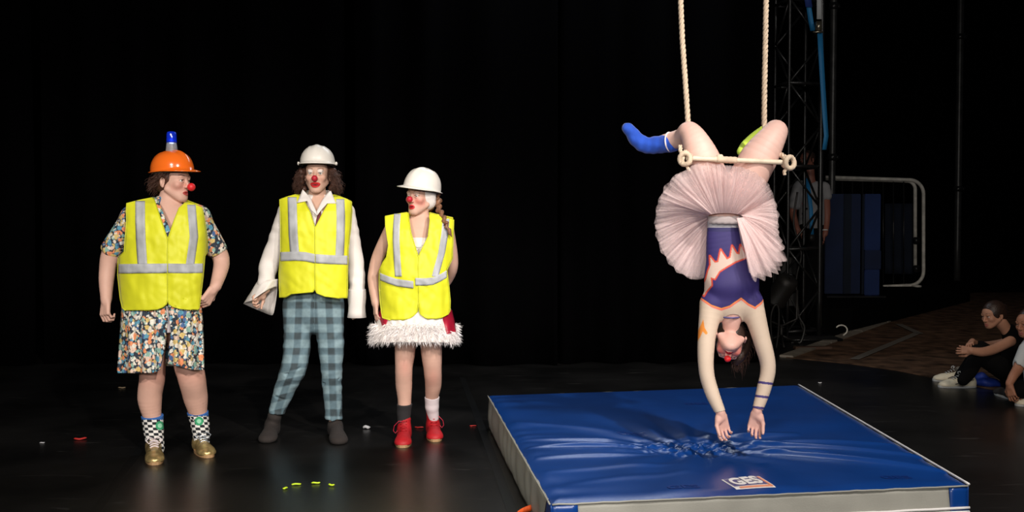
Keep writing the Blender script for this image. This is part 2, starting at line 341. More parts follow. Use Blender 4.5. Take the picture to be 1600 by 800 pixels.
# ---------------------------------------------------------------- distance-field sculpting -> one continuous mesh
class Field:
    def __init__(s, lo, hi, h):
        s.h = h; s.lo = np.array(lo, dtype=np.float64); n = np.ceil((np.array(hi)-s.lo)/h).astype(int)+1
        s.ax = [s.lo[i]+h*np.arange(n[i]) for i in range(3)]; s.F = np.full(n, 1.0, dtype=np.float32)
    def _blk(s, lo, hi):
        sl = []; cs = []
        for i in range(3):
            a = max(0, int((lo[i]-s.lo[i])/s.h)-1); b = min(len(s.ax[i]), int((hi[i]-s.lo[i])/s.h)+3)
            if b <= a: return None, None
            sl.append(slice(a, b)); sh = [1, 1, 1]; sh[i] = -1; cs.append(s.ax[i][a:b].reshape(sh))
        return tuple(sl), cs
    def _mix(s, sl, d, k, sub):
        A = s.F[sl]
        if sub:
            d = -d
            if k > 0:
                h = np.maximum(k-np.abs(A-d), 0)/k; s.F[sl] = np.maximum(A, d)+h*h*k*.25
            else: s.F[sl] = np.maximum(A, d)
        elif k > 0:
            h = np.maximum(k-np.abs(A-d), 0)/k; s.F[sl] = np.minimum(A, d)-h*h*k*.25
        else: s.F[sl] = np.minimum(A, d)
    def cone(s, a, b, ra, rb=None, k=.012, sub=False, sy=1.0):
        rb = ra if rb is None else rb; a = np.array(a); b = np.array(b); R = max(ra, rb)*max(1, sy)+k+2*s.h
        sl, c = s._blk(np.minimum(a, b)-R, np.maximum(a, b)+R)
        if sl is None: return s
        ab = b-a; yc = sy
        X, Y, Z = c[0]-a[0], (c[1]-a[1]), c[2]-a[2]
        t = np.clip((X*ab[0]+Y*ab[1]+Z*ab[2])/max(1e-9, ab@ab), 0, 1)
        dx = X-t*ab[0]; dy = (Y-t*ab[1])/yc; dz = Z-t*ab[2]
        d = np.sqrt(dx*dx+dy*dy+dz*dz)-(ra+(rb-ra)*t)
        s._mix(sl, (d*min(1, yc)).astype(np.float32), k, sub); return s
    def ell(s, c0, r, R=None, k=.012, sub=False):
        c0 = np.array(c0); r = np.array(r, float); m = r.max()+k+2*s.h
        sl, c = s._blk(c0-m, c0+m)
        if sl is None: return s
        X, Y, Z = c[0]-c0[0], c[1]-c0[1], c[2]-c0[2]
        if R is not None:
            R = np.array(R)  # columns = local axes
            X, Y, Z = (X*R[0, 0]+Y*R[1, 0]+Z*R[2, 0], X*R[0, 1]+Y*R[1, 1]+Z*R[2, 1], X*R[0, 2]+Y*R[1, 2]+Z*R[2, 2])
        k0 = np.sqrt((X/r[0])**2+(Y/r[1])**2+(Z/r[2])**2); k1 = np.sqrt((X/r[0]**2)**2+(Y/r[1]**2)**2+(Z/r[2]**2)**2)
        s._mix(sl, (k0*(k0-1)/np.maximum(k1, 1e-6)).astype(np.float32), k, sub); return s
    def chain(s, pts, rs, k=.012, sy=1.0):
        for i in range(len(pts)-1): s.cone(pts[i], pts[i+1], rs[i], rs[i+1], k, sy=sy)
        return s
    def path(s, pts, rs, k=.012, sy=1.0, sub=7):
        pts = [np.array(p, float) for p in pts]; n = len(pts); Q = []; R = []
        for i in range(n-1):
            p0, p1, p2, p3 = pts[max(i-1, 0)], pts[i], pts[i+1], pts[min(i+2, n-1)]
            for j in range(sub):
                u = j/sub; Q.append(.5*((2*p1)+(-p0+p2)*u+(2*p0-5*p1+4*p2-p3)*u*u+(-p0+3*p1-3*p2+p3)*u**3)); v = u*u*(3-2*u)*.5+u*.5; R.append(rs[i]+(rs[i+1]-rs[i])*v)
        Q.append(pts[-1]); R.append(rs[-1]); Q = np.array(Q); m = max(R)*max(1, sy)+k+2*s.h
        lo, hi = Q.min(0)-m, Q.max(0)+m; sl, c = s._blk(lo, hi)
        if sl is None: return s
        D = np.full([a.size for a in c], 1.0, np.float32); l0 = [x.start for x in sl]
        for a, b, ra, rb in zip(Q, Q[1:], R, R[1:]):
            mm = max(ra, rb)*max(1, sy)+k+2*s.h; s2, c2 = s._blk(np.minimum(a, b)-mm, np.maximum(a, b)+mm)
            if s2 is None: continue
            X, Y, Z = c2[0]-a[0], c2[1]-a[1], c2[2]-a[2]; ab = b-a
            t = np.clip((X*ab[0]+Y*ab[1]+Z*ab[2])/max(1e-9, ab@ab), 0, 1)
            d = (np.sqrt((X-t*ab[0])**2+((Y-t*ab[1])/sy)**2+(Z-t*ab[2])**2)-(ra+(rb-ra)*t))*min(1, sy)
            s3 = tuple(slice(x.start-o, x.stop-o) for x, o in zip(s2, l0)); D[s3] = np.minimum(D[s3], d)
        s._mix(sl, D, k, False); return s
    def clip(s, n, d):
        """keep n.p < d"""
        n = V(n).normalized()
        P = n.x*s.ax[0].reshape(-1, 1, 1)+n.y*s.ax[1].reshape(1, -1, 1)+n.z*s.ax[2].reshape(1, 1, -1)-d
        s.F = np.maximum(s.F, P.astype(np.float32)); return s
    def displace(s, fn):
        X, Y, Z = np.meshgrid(*s.ax, indexing='ij', sparse=True); s.F = (s.F+fn(X, Y, Z)).astype(np.float32); return s
    def mesh(s):
        F = s.F; F[0], F[-1], F[:, 0], F[:, -1], F[:, :, 0], F[:, :, -1] = 1, 1, 1, 1, 1, 1
        S = F < 0; n = np.array(S.shape)-1
        cnt = np.zeros(n, np.uint8)
        for dx in (0, 1):
            for dy in (0, 1):
                for dz in (0, 1): cnt += S[dx:n[0]+dx, dy:n[1]+dy, dz:n[2]+dz]
        act = (cnt > 0) & (cnt < 8); I = np.argwhere(act); flat = np.flatnonzero(act.ravel())
        P = np.zeros((len(I), 3)); C = np.zeros(len(I))
        cor = [(a, b, c) for a in (0, 1) for b in (0, 1) for c in (0, 1)]
        for a in cor:
            for ax in range(3):
                if a[ax]: continue
                b = list(a); b[ax] = 1
                fa = F[I[:, 0]+a[0], I[:, 1]+a[1], I[:, 2]+a[2]]; fb = F[I[:, 0]+b[0], I[:, 1]+b[1], I[:, 2]+b[2]]
                m = (fa < 0) != (fb < 0); t = fa[m]/(fa[m]-fb[m])
                q = np.tile(np.array(a, float), (m.sum(), 1)); q[:, ax] += t; P[m] += q; C[m] += 1
        P = (P/C[:, None]+I)*s.h+s.lo
        faces = []
        st = (n[1]*n[2], n[2], 1)
        for ax in range(3):
            sa = [slice(None)]*3; sb = [slice(None)]*3; sa[ax] = slice(0, -1); sb[ax] = slice(1, None)
            A = S[tuple(sa)]; B = S[tuple(sb)]; E = np.argwhere(A != B); inside = A[E[:, 0], E[:, 1], E[:, 2]]
            o = [i for i in range(3) if i != ax]
            ok = (E[:, o[0]] > 0) & (E[:, o[1]] > 0) & (E[:, o[0]] < n[o[0]]) & (E[:, o[1]] < n[o[1]]); E = E[ok]; inside = inside[ok]
            base = E@np.array(st)
            q = np.stack([base, base-st[o[0]], base-st[o[0]]-st[o[1]], base-st[o[1]]], 1)
            flip = inside if ax == 1 else ~inside
            q[flip] = q[flip][:, ::-1]
            faces.append(np.searchsorted(flat, q))
        Fc = np.concatenate(faces)
        return P, Fc[:, ::-1].copy()
def relax(P, Fc, it=2, lam=.5):
    n = len(P)
    for _ in range(it):
        acc = np.zeros_like(P); c = np.zeros(n)
        for i in range(4):
            a, b = Fc[:, i], Fc[:, (i+1) % 4]
            for ax in range(3): acc[:, ax] += np.bincount(a, P[b, ax], n)
            c += np.bincount(a, minlength=n)
        P = P*(1-lam)+lam*acc/np.maximum(c, 1)[:, None]
    return P
def sculpt(name, fld, m, parent, colfn=None, patfn=None, it=1, **k):
    P, Fc = fld.mesh(); P = relax(P, Fc, it) if it else P
    at = {}
    if colfn is not None:
        c = np.ones((len(P), 4), np.float32); r = colfn(P); c[:, :r.shape[1]] = r; at['Col'] = ('FLOAT_COLOR', c)
    if patfn is not None: at['pat'] = ('FLOAT_VECTOR', patfn(P))
    return mesh_obj(name, P, Fc, m, parent, attrs=at, **k)
def sculpt_multi(name, prims, body, h, details, m, parent, colfn=None, it=3, **k):
    """one continuous skin: a coarse field with finer fields (head, hands) in its place inside the given boxes"""
    F = Field(body[0], body[1], h); prims(F)
    X, Y, Z = np.meshgrid(*F.ax, indexing='ij', sparse=True)
    Ps, Fs, n = [], [], 0
    for (lo, hi, h2) in details:
        c = [(a+b)/2 for a, b in zip(lo, hi)]; r = [(b-a)/2 for a, b in zip(lo, hi)]
        r = [x-1.6*h for x in r]; d = np.maximum(np.maximum(np.abs(X-c[0])-r[0], np.abs(Y-c[1])-r[1]), np.abs(Z-c[2])-r[2]); F.F = np.maximum(F.F, -d).astype(np.float32)
    P, Fc = F.mesh(); P = relax(P, Fc, it); Ps.append(P); Fs.append(Fc); n = len(P); del F
    for (lo, hi, h2) in details:
        e = 2.2*h2; F = Field([a-e for a in lo], [a+e for a in hi], h2); prims(F); P, Fc = F.mesh(); P = relax(P, Fc, 3); Ps.append(P); Fs.append(Fc+n); n += len(P)
    P = np.concatenate(Ps); Fc = np.concatenate(Fs); at = {}
    if colfn is not None:
        c = np.ones((len(P), 4), np.float32); r = colfn(P); c[:, :r.shape[1]] = r; at['Col'] = ('FLOAT_COLOR', c)
    return mesh_obj(name, P, Fc, m, parent, attrs=at, **k)
def headbox(fr, a=.125, up=.13, dn=.125): return (tuple(fr.c-V((a, a+.015, dn))), tuple(fr.c+V((a, a, up))), .0022)
def handbox(c, r=.085, h=.0024): c = V(c); return (tuple(c-V((r,)*3)), tuple(c+V((r,)*3)), h)
def inpoly(px, py, poly):
    r = np.zeros(px.shape, bool); n = len(poly)
    for i in range(n):
        x1, y1 = poly[i]; x2, y2 = poly[(i+1) % n]
        c = ((y1 > py) != (y2 > py)) & (px < (x2-x1)*(py-y1)/((y2-y1) or 1e-9)+x1); r ^= c
    return r
def segdist(px, py, poly, closed=True):
    d = np.full(px.shape, 1e9)
    for i in range(len(poly) if closed else len(poly)-1):
        x1, y1 = poly[i]; x2, y2 = poly[(i+1) % len(poly)]; L2 = (x2-x1)**2+(y2-y1)**2+1e-9
        t = np.clip(((px-x1)*(x2-x1)+(py-y1)*(y2-y1))/L2, 0, 1); d = np.minimum(d, np.hypot(px-x1-t*(x2-x1), py-y1-t*(y2-y1)))
    return d
# ---------------------------------------------------------------- human figure tools
class Frame:
    """local frame: X = image right for a frontal figure, Y = back, Z = crown"""
    def __init__(s, c, fwd, up, sc=1.0):
        s.c = V(c); f = V(fwd).normalized(); u = V(up); u = (u-f*u.dot(f)).normalized()
        s.R = Matrix((-f.cross(u), -f, u)).transposed(); s.sc = sc
        s.R = Matrix(((-f).cross(u), -f, u)).transposed()
    def __call__(s, x, y, z): return s.c+s.R@(V((x, y, z))*s.sc)
    def loc(s, P): return ((np.asarray(P)-np.array(s.c))@np.array(s.R))/s.sc
def head(F, fr, mouth_open=.0, ears=True, child=0, smile=0.0):
    q = fr.sc; A = lambda x, y, z: tuple(fr(x, y, z)); R = fr.R
    E = lambda c, r, k=.012, sub=False: F.ell(A(*c), [a*q for a in r], R, k, sub)
    E((0, .018, .03), (.073, .092, .084)); E((0, -.028, -.02), (.060+.003*child, .060, .078), .02)
    E((0, -.040, .035), (.060, .052, .05), .02)
    cz_ = .014*child
    E((0, -.058, -.078+cz_), (.034, .032, .030), .03); E((0, -.074, -.100+cz_), (.016, .015, .013), .018)
    for s_ in (-1, 1):
        F.cone(A(s_*.057, .0, -.045+cz_*.6), A(s_*.018, -.066, -.096+cz_), .014*q, .012*q, .022)
        E((s_*.040, -.064, -.018), (.021, .020, .020), .018)
    F.cone(A(-.038, -.081, .026), A(.038, -.081, .026), .009*q, .009*q, .012)
    for s_ in (-1, 1): E((s_*.031, -.104, .006), (.017, .020, .0115), .007, True)
    F.cone(A(0, -.088, .014), A(0, -.105, -.026), .0070*q, .0105*q, .008)
    for s_ in (-1, 1):
        E((s_*.010, -.095, -.030), (.0085, .009, .0075), .005)
        F.path([A(s_*.017, -.0855, .008), A(s_*.031, -.0885, .0145), A(s_*.046, -.077, .009)], [.0032*q, .0042*q, .003*q], .004)
        F.path([A(s_*.018, -.0855, .001), A(s_*.031, -.0870, -.004), A(s_*.045, -.077, .001)], [.003*q, .0034*q, .0028*q], .004)
        if ears:
            E((s_*.076, .016, -.004), (.007, .017, .031), .006); E((s_*.083, .012, .0), (.006, .009, .018), .004, True); E((s_*.077, .012, -.028), (.006, .008, .010), .004)
    g = .005*mouth_open; w_ = .020+.008*smile; cz = .006*smile
    if mouth_open > 0: F.path([A(-w_*.8, -.095, -.063+cz), A(0, -.103, -.065-g*.5), A(w_*.8, -.095, -.063+cz)], [.002, .003+g, .002], .003) if False else E((0, -.102, -.065-g*.4+cz*.4), (w_*.85, .014, .0025+g), .003, True)
    F.path([A(-w_, -.083, -.062+cz), A(-w_*.45, -.0925, -.058+g), A(0, -.095, -.060+g), A(w_*.45, -.0925, -.058+g), A(w_, -.083, -.062+cz)], [.0025, .0045, .0048, .0045, .0025], .004)
    F.path([A(-w_, -.083, -.063+cz), A(-w_*.5, -.091, -.071-g), A(0, -.0925, -.0725-g), A(w_*.5, -.091, -.071-g), A(w_, -.083, -.063+cz)], [.0025, .0052, .006, .0052, .0025], .005)
def face_paint(fr, base, P, lips=(.55, .03, .03), cheek=(.75, .22, .18), white=0, cheek_amt=.35, mouth=0, smile=0):
    L = fr.loc(P); x, y, z = L[:, 0], L[:, 1], L[:, 2]; n = len(P); ax = np.abs(x)
    C = np.tile(np.array(base, float), (n, 1)); front = (y < -.03) & (y > -.135) & (np.abs(z) < .14) & (ax < .09)
    def lay(mask, col): C[:] = C*(1-mask[:, None])+np.array(col)*mask[:, None]
    lay(front*cheek_amt*np.exp(-((ax-.042)**2+(z+.030)**2)/(2*.018**2)), cheek)
    lay(front*.2*np.exp(-((x)**2+(z+.03)**2)/(2*.015**2)), cheek)
    if white: lay(front*white*np.clip(1.5-1.5*(((ax-.032)/.021)**2+((z-.020)/.013)**2), 0, 1), (.85, .8, .76))
    w_ = .023+.008*smile; g = .005*mouth; cz = .006*smile*np.clip((ax/w_)**2, 0, 1)
    lz = z+.0655-cz; hh = (.0125+g)*np.sqrt(np.clip(1-(ax/w_)**2, 0, 1))+.0005
    lm = front & (y < -.06) & (ax < w_) & (np.abs(lz) < hh); C[lm] = lips
    if mouth: C[front & (ax < w_*.78) & (np.abs(lz+.001) < (.002+g*.8)*np.sqrt(np.clip(1-(ax/(w_*.78))**2, 0, 1))) & (y < -.05)] = (.20, .015, .018)
    a = np.clip((ax-.016)/.034, 0, 1); br = front & (ax > .015) & (ax < .051) & (np.abs(z-.033-.005*np.sin(a*PI*.85)) < .0030*(1-.5*a)); C[br] = np.array(base)*.35
    u = np.clip((ax-.031)/.015, -1, 1); lash = front & (np.abs(ax-.031) < .015) & (np.abs(z-.0060-.0068*(1-u*u)) < .0013) & (y < -.07); C[lash] = np.array(base)*.12
    return C
def eyes(fr, parent, iris=(.12, .07, .04), look=(0, 0), lids=1):
    for s_ in (-1, 1):
        n = 14; vs = []; cs = []; r = .0125*fr.sc; c = fr(s_*.031, -.0765, .006)
        mb = MB().ball((0, 0, 0), 1, 16, 12)
        g = V((look[0], -1, look[1])).normalized()
        for v in mb.v:
            d = v.normalized(); a = d.dot(g)
            cs.append((.01, .01, .01, 1) if a > .965 else ((*iris, 1) if a > .87 else (.75, .7, .66, 1)))
            vs.append(c+fr.R@(v*r))
        mesh_obj('eye', vs, mb.f, M['eye'], parent, attrs={'Col': ('FLOAT_COLOR', cs)})
def hand(F, wrist, d, n, thumb, curl=(.3, .3, .3, .3), sc=1.0, tcurl=.4, spread=.06, k=.006, tdir=.75):
    """d: towards the fingers, n: the way the palm faces, thumb: +1/-1 side of d x n"""
    d = V(d).normalized(); n = V(n); n = (n-d*n.dot(d)).normalized(); t = d.cross(n)*thumb; w_ = V(wrist)
    pts = lambda a, b, c: w_+(d*a+t*b+n*c)*sc
    F.cone(pts(-.02, 0, 0), pts(.022, .0, 0), .0165*sc, .022*sc, k*2)
    for b in (-.026, -.009, .009, .025): F.cone(pts(.018, b*.65, .0), pts(.082, b, -.002), .0135*sc, .0105*sc, .010)
    F.ell(tuple(pts(.035, .02, .010)), (.016*sc,)*3, None, .012)
    L = (.068, .078, .072, .054); off = (.028, .0095, -.0095, -.028); rr = (.0082, .0084, .008, .0068)
    for i in range(4):
        p = pts(.086-(.006 if i == 3 else 0), off[i], 0); ang = curl[i]*.7; sp = (1.5-i)*spread
        for j, (fr_, rm) in enumerate(((.45, 1), (.3, .92), (.25, .84))):
            dd = (d*math.cos(ang)+n*math.sin(ang)+t*sp*math.cos(ang)).normalized(); q = p+dd*L[i]*fr_*sc
            F.cone(tuple(p), tuple(q), rr[i]*rm*sc, rr[i]*(rm-.08)*sc, .0025 if j else .004); p = q; ang += curl[i]*1.1
    p = pts(.022, .02, .006); dd = (t*tdir+d*.75+n*.25).normalized()
    q = p+dd*.040*sc; F.cone(tuple(p), tuple(q), .013*sc, .0105*sc, .008); ax = (d*.9+n*tcurl+t*(.25-.3*tcurl)).normalized()
    p2 = q+ax*.032*sc; F.cone(tuple(q), tuple(p2), .0100*sc, .0088*sc, .003)
    p3 = p2+(ax+n*tcurl*.5).normalized()*.022*sc; F.cone(tuple(p2), tuple(p3), .009*sc, .0072*sc, .003)
class Fig:
    def __init__(s, Y): s.Y = Y; s.s = Y/F_PX
    def __call__(s, px, py, dy=0): return tuple(W(px, py, s.Y+dy))
    def box(s, x0, y0, x1, y1, d0, d1):
        a = W(x0, y1, s.Y); b = W(x1, y0, s.Y); return ((a.x-.05, s.Y+d0, min(a.z-.05, b.z)), (b.x+.05, s.Y+d1, b.z+.05))
    def field(s, x0, y0, x1, y1, d0, d1, h): 
        a = W(x0, y1, s.Y); b = W(x1, y0, s.Y); return Field((a.x-.05, s.Y+d0, min(a.z-.05, b.z)), (b.x+.05, s.Y+d1, b.z+.05), h)
def interp_rows(rows, n):
    ys = np.array([r[0] for r in rows], float); py = np.linspace(ys[0], ys[-1], n)
    # keep the key rows so corners stay sharp
    py = np.unique(np.concatenate([py, ys])); return [(y, np.interp(y, ys, [r[1] for r in rows]), np.interp(y, ys, [r[2] for r in rows])) for y in py]
def foldn(px, py, fold, seed):
    a = noise.noise(V((px*.055+seed, py*.022, seed)))+.5*noise.noise(V((px*.13, py*.05+seed, seed+3)))
    u = px*.8+py*.6; v = -px*.6+py*.8   # slanting pull creases
    return fold*(a+.55*(.35-abs(noise.noise(V((u*.03, v*.075+seed, seed+7)))))+.40*(.3-abs(noise.noise(V((v*.035+seed, u*.09, seed+11))))))
def sheet(mb, fig, rows, depth, nr=50, nc=18, off=0.0, fold=0.0, seed=0):
    P = []
    for (py, xl, xr) in interp_rows(rows, nr):
        r = []
        for j in range(nc+1):
            px = xl+(xr-xl)*j/nc; dy = depth(px, py)+off
            if fold: dy += foldn(px, py, fold, seed)
            r.append(V(fig(px, py, dy)))
        P.append(r)
    mb.grid(P)
def strip(mb, fig, cpts, hw, depth, off, horizontal=False, fold=0, seed=0, n=24):
    """tape: cpts = centre line pixels; hw half width px"""
    ts = np.linspace(0, len(cpts)-1, n); P = []
    xs = [c[0] for c in cpts]; ys = [c[1] for c in cpts]; ii = range(len(cpts))
    for t in ts:
        px, py = np.interp(t, ii, xs), np.interp(t, ii, ys); r = []
        for j in range(5):
            o = (j/2-1)*hw; qx, qy = (px, py+o) if horizontal else (px+o, py)
            dy = depth(qx, qy)+off
            if fold: dy += foldn(qx, qy, fold, seed)
            r.append(V(fig(qx, qy, dy)))
        P.append(r)
    mb.grid(P)
def hard_hat(fr, m, parent, brim=.045, h_=.113, back=.0, ridge=True, slots=True, lip_=1.0):
    """fr: frame at the rim's centre; Z up, -Y to the brim"""
    mb = MB(); seg = 72; prof = []
    for i in range(15):
        a = PI/2*i/14; prof.append((math.cos(a)**.82, math.sin(a)**.95))
    P = []
    a_, b_ = .108, .130
    def ring(rad, z, lip):
        r = []
        for k in range(seg):
            t = 2*PI*k/seg; x, y = math.sin(t), -math.cos(t)
            f = max(0, math.cos(t))**1.3; g = max(0, -math.cos(t))
            e = lip*(.008*lip_+brim*f+back*g); rx, ry = a_*rad+e, b_*rad+e
            zz = z-lip*(.012*f)+lip*.004
            if lip == 0 and ridge and rad < .97:
                rr = math.exp(-(x*rad/.16)**2)*.006*min(1, (1-rad)*6); zz += rr
                zz += .003*math.exp(-((abs(x*rad)-.42)/.06)**2)*min(1, (1-rad)*6)
            r.append(fr(x*rx, y*ry, zz))
        return r
    P.append(ring(.985, -.002, 1.0)); P.append(ring(1, .003, 1.0)); P.append(ring(1, .006, .6)); P.append(ring(1, .010, .15))
    for (rad, z) in prof[:-1]: P.append(ring(rad, .012+z*h_, 0))
    P.append([fr(0.001*math.sin(2*PI*k/seg), -.001*math.cos(2*PI*k/seg), .012+h_+.0055*ridge) for k in range(seg)])
    mb.grid(P, True); o = mb.build('hard_hat', m, parent); solidify(o, .003, 1 if False else -1)
    # suspension band inside and side slots
    sb = MB(); Q = [[fr(math.sin(2*PI*k/40)*.098, -math.cos(2*PI*k/40)*.118, z) for k in range(40)] for z in (-.006, .026)]
    sb.grid(Q, True); solidify(sb.build('hat_lining', M['hatin'], o), .003)
    if slots:
        for s_ in (-1, 1):
            q = MB(); q.box(fr(s_*.118, .0, .012), (.012, .034, .020), fr.R, .003); q.build('hat_slot', m, o)
    return o
def nose_ball(fr, parent, m, r=.024, at=(0, -.123, -.022)):
    mb = MB().ball((0, 0, 0), r, 20, 14); mb.v = [fr(*at)+v for v in mb.v]
    return mb.build('clown_nose', m, parent)
def tufts(fr, pts, m, name, parent, strands=220, length=.06, r=.0022, curl=.012, seed=1, down=(0, 0, -1), turns=1.6, rad=.006, outw=.35):
    """hair: many tapered curved locks rooted at local points"""
    rnd = random.Random(seed); mb = MB(); dn = V(down)
    for i in range(strands):
        (a, b) = rnd.choice(pts); t = rnd.random(); p0 = V(a)+(V(b)-V(a))*t; j = V((rnd.gauss(0, rad), rnd.gauss(0, rad), rnd.gauss(0, rad)))
        root = fr(*(p0+j)); out = (root-fr(0, 0, .0)).normalized(); L = length*rnd.uniform(.55, 1.2); ph = rnd.random()*6.3; n = 9; cs = []
        side = out.cross(dn).normalized(); tt = turns*rnd.uniform(.6, 1.3); bend = side*rnd.uniform(-.3, .3)
        for q in range(n):
            u = q/(n-1); c = curl*min(1, u*2)
            cs.append(root+out*(L*outw*math.sin(u*2.2))+dn*(L*u)+bend*L*u*u+side*math.sin(ph+u*6.3*tt)*c+out*math.cos(ph+u*6.3*tt)*c)
        mb.tube(cs, [r*(1-.8*(q/(n-1))**1.5) for q in range(n)], 3, cap=False)
    return mb.build(name, m, parent, kind='stuff')
def shoe(parent, heel, toe, m, w_=.046, h=.062, ankle=None, name='shoe', h_=.0035, solem=None, label=None, flat=.0, kink=0):
    heel = V(heel); toe = V(toe); heel.z = toe.z = 0; d = (toe-heel).normalized(); L = (toe-heel).length; sd = V((0, 0, 1)).cross(d)
    lo = V((min(heel.x, toe.x)-.1, min(heel.y, toe.y)-.1, -.02)); hi = V((max(heel.x, toe.x)+.1, max(heel.y, toe.y)+.1, .26))
    F = Field(lo, hi, h_); ball = heel+d*(L*.70); R = Matrix((sd, d, V((0, 0, 1)))).transposed()
    F.ell(tuple(heel+d*.045+V((0, 0, .03))), (w_*.72, .052, .034+h*.35), R, .02)
    F.ell(tuple(heel+d*L*.42+V((0, 0, .028))), (w_*.75, L*.34, .032+flat), R, .03)
    F.ell(tuple(ball+V((0, 0, .022))), (w_, L*.24, .030), R, .03)
    F.ell(tuple(toe-d*.050+V((0, 0, .020))), (w_*.9, .050, .026), R, .03)
    if ankle is not None:
        F.cone(tuple(heel+d*.055+V((0, 0, .045))), tuple(ankle), w_*.80, w_*.78, .03)
        F.cone(tuple(heel+d*.06+V((0, 0, .07))), tuple(ball+V((0, 0, .03))), w_*.62, w_*.6, .03)
    else:
        F.cone(tuple(heel+d*.05+V((0, 0, .05))), tuple(ball+V((0, 0, .025))), w_*.68, w_*.62, .03)
    F.clip((0, 0, -1), -.012 if solem else -.002)
    o = sculpt(name, F, m, parent, label=label)
    if solem:
        sm = MB(); ring = []
        for k in range(28):
            a = 2*PI*k/28; c, s_ = math.cos(a), math.sin(a)
            yy = L/2+(L/2+.006)*(-c); u = yy/L; ww = w_*(.78+.26*math.sin(min(1, max(0, u))*PI*.62))*abs(s_)**.72*(1 if s_ > 0 else -1)
            ring.append(heel+d*yy+sd*ww*.98)
        sm.grid([[p+V((0, 0, z)) for p in ring] for z in (.0005, .017)], True); n = len(ring); sm.f.append(tuple(range(n-1, -1, -1))); sm.f.append(tuple(range(n, 2*n)))
        sm.build('shoe_sole', solem, o, smooth=False)
    return o
SKIN = (.70, .42, .33)
# ================================================================ THE SETTING
def struct(name, mb, m, smooth=False, **k): return mb.build(name, m, None, smooth=smooth, kind='structure', **k)
MT = .22                                                    # thickness of the crash mat
struct('floor', MB().box((0, 12, -.05), (34, 26, .1)), M['floor'], label='glossy black dance floor with faint scuffs', )
struct('wall_back', MB().box((0, 24.6, 4), (34, .2, 8.2)), M['wall'], label='black back wall far behind the stage')
# joints of the dance floor and the taped seams
def ground_strip(name, pts, wd, m, z=.0015, **k):
    P = []; 
    for i, p in enumerate(pts):
        p = V(p); t = (V(pts[min(i+1, len(pts)-1)])-V(pts[max(i-1, 0)])).normalized(); sd = V((-t.y, t.x, 0))*wd/2
        P.append([p-sd+V((0, 0, z)), p+sd+V((0, 0, z))])
    mb = MB().grid(P); o = mb.build(name, m, None, smooth=False, **k); solidify(o, .0012, 1); return o
ground_strip('trim_1', [G(128, 830), G(262, 640), G(300, 590)], .05, M['seam'], kind='structure', label='matt black seam tape between floor rolls on the left')
ground_strip('trim_2', [G(812, 830), G(742, 640), G(722, 590)], .05, M['seam'], kind='structure', label='matt black seam tape beside the blue mat')
# brown audience floor beyond the black one, with its pale timber edge
bp = [G(1228, 559), G(1330, 569), G(1400, 579), G(1465, 592), G(1560, 611), G(1700, 642)]
far = [V((16, 8.6, 0)), V((16, 21, 0)), G(1509, 458)]
mb = MB(); top = [p+V((0, 0, .006)) for p in bp+far]
n = len(top); mb.add(top+[p-V((0, 0, .006)) for p in top], [tuple(range(n))]+[(i, i+n, (i+1) % n+n, (i+1) % n) for i in range(n)])
struct('trim_3', mb, M['parquet'], label='brown worn floor of the audience area')
A_, B_ = G(1228, 559), G(1509, 458)
mb = MB(); dirn = (B_-A_).normalized(); sd = V((-dirn.y, dirn.x, 0))
for k in range(8):
    a = A_+(B_-A_)*(k/8)+dirn*.01; b = A_+(B_-A_)*((k+1)/8)-dirn*.01
    c = (a+b)/2+V((0, 0, .012)); R = Matrix((dirn, sd, V((0, 0, 1)))).transposed()
    tb = MB().box(c, ((b-a).length, .14, .024), R, .004)
    tb.build('trim_4', M['trim'], None, smooth=False, kind='structure', label='pale timber edge board along the brown floor')
ground_strip('floor_tape', [G(1335, 562, .006), G(1434, 521, .006)], .09, M['tapefloor'], z=.008, label='pale tape line running back across the brown floor', cat='tape')
ground_strip('floor_tape', [G(1437, 522, .006), G(1404, 507, .006)], .09, M['tapefloor'], z=.008, label='short pale tape line meeting the long one at a corner', cat='tape')
# low black riser
mb = MB(); rp = [V((2.4, 12.75, 0)), V((4.25, 12.75, 0)), B_+V((-.9, -2.2, 0)), B_+V((-.25, .3, 0)), V((8.2, 23.5, 0)), V((2.4, 23.5, 0))]
n = len(rp); mb.add([p+V((0, 0, .30)) for p in rp]+rp, [tuple(range(n))]+[(i, i+n, (i+1) % n+n, (i+1) % n) for i in range(n)])
struct('trim_5', mb, M['wall'], label='low black stage riser behind the truss')
# ---------------------------------------------------------------- black stage curtain, hung in separate drops
def curtain(x0, x1, y, lab, seed):
    nn = int((x1-x0)*26); P = []
    for zi in range(9):
        z = zi/8*7.0+.01; r = []
        for i in range(nn+1):
            x = x0+(x1-x0)*i/nn
            d = .07*math.sin(x*11+1.2*math.sin(x*2.3+seed))+.05*noise.noise(V((x*3, seed, z*.35)))
            r.append(V((x, y+d, z)))
        P.append(r)
    o = MB().grid(P).build('stage_curtain', M['curtain'], None, loc=((x0+x1)/2, y, 0), label=lab, cat='curtain'); solidify(o, .006, 0)
curtain(-9.2, -4.56, 9.75, 'black pleated stage curtain at the far left behind the orange hat clown', 1)
curtain(-4.5, -1.6, 9.85, 'black stage curtain drop behind the two left clowns', 2)
curtain(-1.5, .43, 9.75, 'black stage curtain drop behind the clown with the braid', 3)
curtain(.47, 2.52, 9.9, 'black stage curtain drop behind the acrobat', 4)
